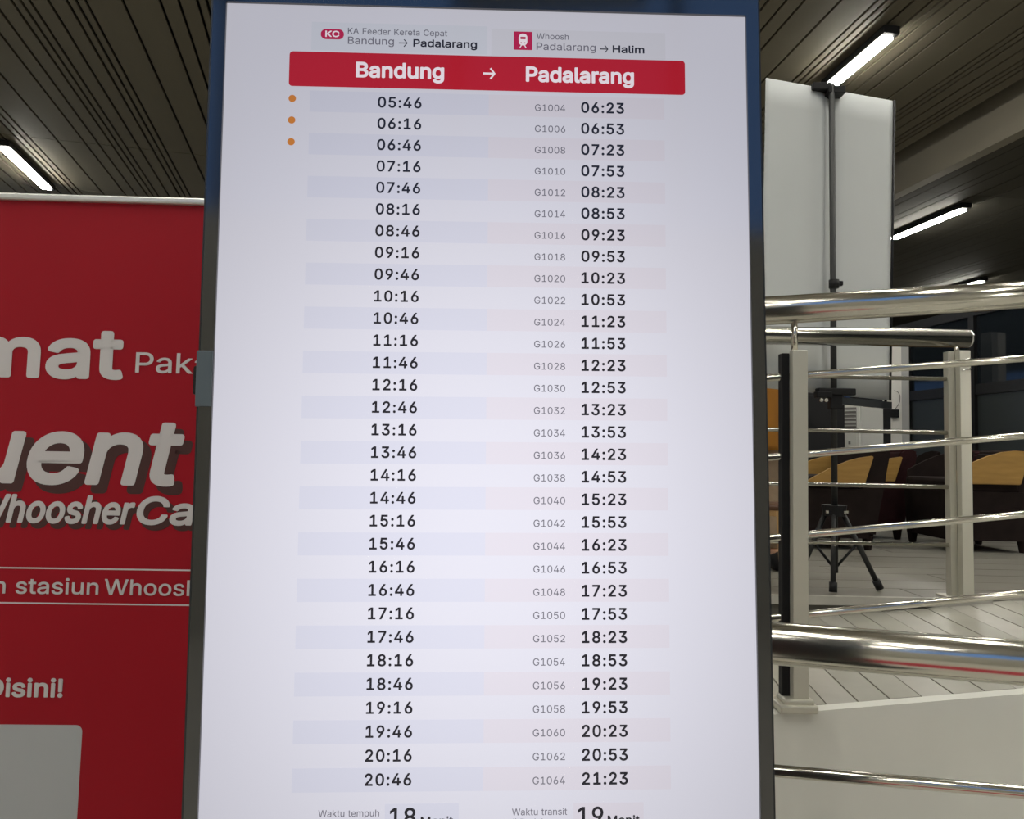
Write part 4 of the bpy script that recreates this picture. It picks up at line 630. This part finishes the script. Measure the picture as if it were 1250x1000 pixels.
# wooden stool beside the display
st = root('wooden_stool', (1.112, 3.15, LZ), 'light wooden stool with a brown seat, one tapered leg showing beside the square post', 'stool', None, (0, 0, math.radians(45)))
bm = bmesh.new(); bx(bm, (-.095, -.095, .325), (.095, .095, .350), .010); from_bm('seat', bm, 'brownseat', st)
box('seat_frame', (-.085, -.085, .30), (.085, .085, .327), 'wood2', st, .004)
for sx in (-1, 1):
    for sy in (-1, 1):
        bm = bmesh.new(); tb(bm, (sx*.092, sy*.092, 0), (sx*.078, sy*.078, .325), .0125, .021, 12); from_bm('leg', bm, 'wood2', st, smooth=False)

# ================================================================== COOLER, SPEAKER, STAND, PILLAR, GLASS WALL
ac = root('air_cooler', (3.03, 6.25, LZ), 'white upright air cooler with a grey louvre, standing behind the lounge chairs', 'air cooler')
o0 = ac.location.copy()
c3 = [(2.842, 6.36), (2.948, 6.25), (3.257, 6.46), (3.13, 6.60)]
zt, zb = 1.975, LZ+.03
hexa('body', [rel((*p, zb)) for p in c3] + [rel((*p, zt)) for p in c3], 'acw', ac)
fl, fr = Vector((*c3[0], 0)), Vector((*c3[1], 0)); sr = Vector((*c3[2], 0))
nrm = Vector((fr.y-fl.y, -(fr.x-fl.x), 0)).normalized()
if nrm.y > 0: nrm = -nrm
def fq(u, z, off): p = fl.lerp(fr, u) + nrm*off; return rel((p.x, p.y, z))
def fpan(name, u0_, u1_, z0, z1, a, b, m): return hexa(name, [fq(u0_, z0, a), fq(u1_, z0, a), fq(u1_, z0, b), fq(u0_, z0, b), fq(u0_, z1, a), fq(u1_, z1, a), fq(u1_, z1, b), fq(u0_, z1, b)], m, ac)
fpan('louvre_panel', .12, .86, 1.745, 1.925, .004, -.002, 'louvre')
for i in range(5): fpan('slat', .14, .84, 1.765+i*.032, 1.775+i*.032, .012, 0, 'acg')
fpan('lower_cover', .14, .86, 1.10, 1.70, .005, -.002, 'acw')
fpan('handle_slot', .42, .54, 1.61, 1.635, .008, 0, 'louvre'); fpan('handle_slot', .42, .54, 1.46, 1.53, .008, 0, 'louvre')
nr2 = Vector((sr.y-fr.y, -(sr.x-fr.x), 0)).normalized()
if nr2.y > 0: nr2 = -nr2
def sq(u, z, off): p = fr.lerp(sr, u) + nr2*off; return rel((p.x, p.y, z))
hexa('side_cover', [sq(.05, 1.0, .006), sq(.97, 1.0, .006), sq(.97, 1.0, -.002), sq(.05, 1.0, -.002), sq(.05, 1.955, .006), sq(.97, 1.955, .006), sq(.97, 1.955, -.002), sq(.05, 1.955, -.002)], 'acg', ac)
for p in c3: box('castor', rel((p[0]-.015+.0, p[1]-.0, LZ)), rel((p[0]+.015, p[1]+.03, LZ+.032)), 'dark', ac)

sp = root('loudspeaker', (2.42, 5.95, LZ), 'black boxy loudspeaker on the landing behind the tripod pole', 'loudspeaker')
o0 = sp.location.copy()
bm = bmesh.new(); bx(bm, rel((2.20, 5.80, LZ+.02)), rel((2.625, 6.12, 2.005)), .01); sb = from_bm('cabinet', bm, 'dark', sp)
bm = bmesh.new(); bx(bm, rel((2.22, 5.79, 1.30)), rel((2.605, 5.802, 1.98)), .004); from_bm('grille', bm, 'dark', sp)
for z, r in ((1.80, .07), (1.52, .12)):
    bm = bmesh.new(); tb(bm, rel((2.41, 5.783, z)), rel((2.41, 5.792, z)), r, r*.8, 24); from_bm('cone', bm, 'dark', sp)
for sx in (2.24, 2.585): box('foot', rel((sx-.02, 5.84, LZ)), rel((sx+.02, 6.08, LZ+.022)), 'dark', sp)

ds = root('black_stand', (3.42, 6.72, LZ), 'slim black upright stand between the cooler and the white pillar', 'stand')
o0 = ds.location.copy()
box('column', rel((3.375, 6.70, LZ+.02)), rel((3.450, 6.76, 2.01)), 'dark', ds, .004)
tube('rod', rel((3.418, 6.73, 2.0)), rel((3.418, 6.73, 2.55)), .012, 'dark', ds)
box('base', rel((3.30, 6.65, LZ)), rel((3.55, 6.85, LZ+.022)), 'dark', ds, .004)

pl = root('white_pillar', (3.86, 7.3, LZ), 'white square pillar with a grey side, right of the black stand', 'pillar')
o0 = pl.location.copy()
box('shaft', rel((3.766, 7.3, LZ)), rel((3.868, 7.48, 2.80)), 'pillar', pl, .003)
box('grey_strip', rel((3.868, 7.303, LZ)), rel((3.945, 7.477, 2.80)), 'pillar2', pl, .002)
box('base_shoe', rel((3.75, 7.285, LZ)), rel((3.96, 7.495, LZ+.08)), 'pillar2', pl, .003)
wb = tag(box('wall_box', (-.055, -.035, -.045), (.030, 0, .035), 'dark', None, .005), 'small black box fixed on the white pillar', 'junction box'); wb.location = (3.795, 7.299, 1.945)
cb = bpy.data.curves.new('cable', 'CURVE'); cb.dimensions = '3D'; cb.bevel_depth = .0025; s_ = cb.splines.new('BEZIER'); s_.bezier_points.add(3)
for bp_, c_ in zip(s_.bezier_points, ((3.80, 7.294, 1.985), (3.842, 7.292, 2.06), (3.83, 7.292, 2.15), (3.79, 7.294, 2.17))):
    bp_.co = c_; bp_.handle_left_type = bp_.handle_right_type = 'AUTO'
tmp_ = bpy.data.objects.new('tmp', cb); C.objects.link(tmp_); cme = bpy.data.meshes.new_from_object(tmp_.evaluated_get(bpy.context.evaluated_depsgraph_get())); bpy.data.objects.remove(tmp_); bpy.data.curves.remove(cb); co_ = link('cable', cme, 'dark'); tag(co_, 'thin dark cable looping up from the small black box', 'cable')

# glass partition running away along the right side
gp = struct(box('wall_partition', (0, 0, 0), (.001, .001, .001), 'frame')); gp.location = (4.527, 6.5, LZ)
gdir = Vector((4.3204-4.527, 1.5, 0)).normalized(); gn = Vector((gdir.y, -gdir.x, 0))
bpy.data.objects.remove(gp)
def gbox(name, s0, s1, t0, t1, z0, z1, m, parent):
    P_ = []
    for z in (z0, z1):
        for s, t in ((s0, t0), (s1, t0), (s1, t1), (s0, t1)):
            p = gdir*s + gn*t; P_.append((p.x, p.y, z))
    return hexa(name, P_, m, parent)
gp = gbox('wall_partition', -4.2, 3.6, -.03, .03, 0, .06, 'frame', None); gp.location = (4.527, 6.5, LZ); struct(gp)
gbox('top_rail', -4.2, 3.6, -.035, .035, 1.93, 2.02, 'frame', gp); gbox('middle_rail', -4.2, 3.6, -.035, .035, 1.17, 1.27, 'frame', gp)
edges = [-4.2, -3.2, -2.2, -1.2, -.36, .56, 1.5, 2.5, 3.56]
for e in edges: gbox('mullion', e-.035, e+.035, -.045, .04, .06, 1.93, 'frame', gp)
for a, b in zip(edges, edges[1:]):
    gbox('lower_panel', a+.035, b-.035, -.012, .012, .06, 1.17, 'panel', gp)
    gbox('glass_pane', a+.035, b-.035, -.008, .008, 1.27, 1.93, 'glass', gp)

# ================================================================== PERSON behind the banner stand
PXc, PYc = 1.215, 3.66
pe = root('person', (PXc, PYc, LZ), 'person in an orange top and loose tan trousers, half hidden beside the display', 'person')
J = {'pel': (0, 0, .86), 'sp': (0, 0, 1.02), 'ch': (0, 0, 1.22), 'nk': (0, 0, 1.36), 'hd': (0, -.01, 1.44), 'ht': (0, -.01, 1.56),
     'hl': (.09, 0, .82), 'kl': (.095, -.01, .46), 'al': (.085, .01, .09), 'tl': (.09, -.13, .035),
     'hr': (-.09, 0, .82), 'kr': (-.095, -.01, .46), 'ar': (-.09, .01, .09), 'tr': (-.10, -.13, .035),
     'sl': (.16, 0, 1.30), 'el': (.19, .02, 1.04), 'wl': (.17, -.06, .82), 'ml': (.165, -.09, .76),
     'sr': (-.16, 0, 1.30), 'er': (-.19, .02, 1.04), 'wr': (-.17, -.06, .82), 'mr': (-.165, -.09, .76)}
RD = dict(pel=.13, sp=.105, ch=.125, nk=.05, hd=.062, ht=.05, hl=.085, kl=.055, al=.036, tl=.03, hr=.085, kr=.055, ar=.036, tr=.03, sl=.055, el=.038, wl=.026, ml=.030, sr=.055, er=.038, wr=.026, mr=.030)
ED = [('pel', 'sp'), ('sp', 'ch'), ('ch', 'nk'), ('nk', 'hd'), ('pel', 'hl'), ('hl', 'kl'), ('kl', 'al'), ('al', 'tl'), ('pel', 'hr'), ('hr', 'kr'), ('kr', 'ar'), ('ar', 'tr'), ('ch', 'sl'), ('sl', 'el'), ('el', 'wl'), ('wl', 'ml'), ('ch', 'sr'), ('sr', 'er'), ('er', 'wr'), ('wr', 'mr')]
for s, n in ((1, 'l'), (-1, 'r')):   # five fingers on each hand
    mx, my, mz = J['m'+n]
    for i, (dy, L_) in enumerate(((-.028, .055), (-.010, .072), (.008, .068), (.025, .052))):
        J['f%s%d' % (n, i)] = (mx-.004*s, my+dy, mz-.035); J['g%s%d' % (n, i)] = (mx-.016*s, my+dy-.006, mz-.035-L_)
        RD['f%s%d' % (n, i)] = .0095; RD['g%s%d' % (n, i)] = .0078; ED += [('m'+n, 'f%s%d' % (n, i)), ('f%s%d' % (n, i), 'g%s%d' % (n, i))]
    J['t'+n+'0'] = (mx-.012*s, my-.045, mz-.01); J['t'+n+'1'] = (mx-.02*s, my-.058, mz-.045)
    RD['t'+n+'0'] = .011; RD['t'+n+'1'] = .009; ED += [('m'+n, 't'+n+'0'), ('t'+n+'0', 't'+n+'1')]
keys = [k_ for k_ in J if k_ != 'ht']; idx = {k_: i for i, k_ in enumerate(keys)}
me = bpy.data.meshes.new('body'); me.from_pydata([J[k_] for k_ in keys], [(idx[a], idx[b]) for a, b in ED], [])
bo = bpy.data.objects.new('body_tmp', me); C.objects.link(bo)
md_ = bo.modifiers.new('s', 'SKIN'); bo.modifiers.new('ss', 'SUBSURF').levels = 1
for k_, i in idx.items():
    me.skin_vertices[0].data[i].radius = (RD[k_], RD[k_]); me.skin_vertices[0].data[i].use_root = (k_ == 'pel')
dg = bpy.context.evaluated_depsgraph_get(); dg.update()
bme = bpy.data.meshes.new_from_object(bo.evaluated_get(dg)); bpy.data.objects.remove(bo)
for p in bme.polygons: p.use_smooth = True
# head joined into the same body mesh
bm = bmesh.new(); bm.from_mesh(bme)
r = bmesh.ops.create_uvsphere(bm, u_segments=28, v_segments=20, radius=1)
for v in r['verts']:
    x, y, z = v.co; jaw = 1 - .22*max(0, -z)
    v.co = Vector((x*.072*jaw, -.008 + y*.090*(1-.10*max(0, -z)) - (.014*math.exp(-((x/.16)**2+((z+.12)/.2)**2)) if y < 0 else 0), 1.495 + z*.112))
body = from_bm('body', bm, 'skin', pe, True)
for s in (-1, 1):
    bm = bmesh.new(); bmesh.ops.create_uvsphere(bm, u_segments=12, v_segments=8, radius=.0115, matrix=Matrix.Translation((s*.028, -.088, 1.50))); from_bm('eye', bm, 'eye', pe, smooth=True)
    bm = bmesh.new(); bmesh.ops.create_uvsphere(bm, u_segments=10, v_segments=8, radius=.020, matrix=Matrix.Translation((s*.071, .0, 1.49)) @ Matrix.Diagonal((.35, .7, 1.3, 1))); from_bm('ear', bm, 'skin', pe, smooth=True)
bm = bmesh.new(); bmesh.ops.create_uvsphere(bm, u_segments=12, v_segments=8, radius=.02, matrix=Matrix.Translation((0, -.092, 1.445)) @ Matrix.Diagonal((1.1, .4, .35, 1))); from_bm('mouth', bm, 'lip', pe, smooth=True)
bm = bmesh.new(); bmesh.ops.create_uvsphere(bm, u_segments=24, v_segments=18, radius=1)
bmesh.ops.delete(bm, geom=[v for v in bm.verts if (v.co.y < -.25 and v.co.z < .38) or v.co.z < -.75], context='VERTS')
for v in bm.verts: v.co = Vector((v.co.x*.080, v.co.y*.102+.004, 1.502+v.co.z*.118))
from_bm('hair', bm, 'hair', pe, True)
# loose trousers and long top
tr = loft('trousers', [((.088, 0, .10), .045, .05, .05), ((.088, 0, .14), .052, .058, .08), ((.092, .0, .20), .060, .066, .04), ((.09, 0, .27), .058, .066, .07), ((.096, 0, .40), .074, .08, .03), ((.092, 0, .56), .088, .095, .05), ((.080, 0, .80), .098, .12, 0), ((.055, 0, .92), .10, .13, 0)], 'tan', pe, 20)
loft('trousers', [((-.088, 0, .10), .045, .05, .05), ((-.088, 0, .14), .052, .058, .08), ((-.092, .0, .20), .060, .066, .04), ((-.09, 0, .27), .058, .066, .07), ((-.096, 0, .40), .074, .08, .03), ((-.092, 0, .56), .088, .095, .05), ((-.080, 0, .80), .098, .12, 0), ((-.055, 0, .92), .10, .13, 0)], 'tan', pe, 20)
loft('orange_top', [((0, 0, .575), .185, .145, .03), ((0, 0, .60), .190, .150, .03), ((0, 0, .72), .180, .145, .03), ((0, 0, .86), .172, .14, .01), ((0, 0, 1.02), .150, .118, 0), ((0, 0, 1.20), .165, .125, 0), ((0, 0, 1.30), .150, .10, 0), ((0, 0, 1.36), .075, .07, 0), ((0, 0, 1.385), .055, .058, 0)], 'orange', pe, 28)
for s in (1, -1):
    loft('sleeve', [((s*.172, -.055, .835), .036, .036, .04), ((s*.178, -.03, .93), .042, .044, .03), ((s*.190, .015, 1.04), .048, .050, .02), ((s*.178, .01, 1.18), .056, .060, 0), ((s*.150, 0, 1.30), .058, .066, 0), ((s*.115, 0, 1.335), .04, .05, 0)], 'orange', pe, 16)
    bm = bmesh.new(); bmesh.ops.create_uvsphere(bm, u_segments=16, v_segments=10, radius=1, matrix=Matrix.Translation((s*.092, -.065, .04)) @ Matrix.Diagonal((.047, .125, .05, 1)))
    for v in bm.verts: v.co.z = max(0, v.co.z)
    from_bm('shoe', bm, 'dark', pe, smooth=True)

# ================================================================== unseen red mat on the ground floor, added for its reflection in the near handrail
tag(box('added_red_mat', (-.9, -.35, 0), (1.0, .42, .012), 'mat_red', None, .003), 'unseen red carpet runner added before the display for its reflection in the handrail', 'carpet')
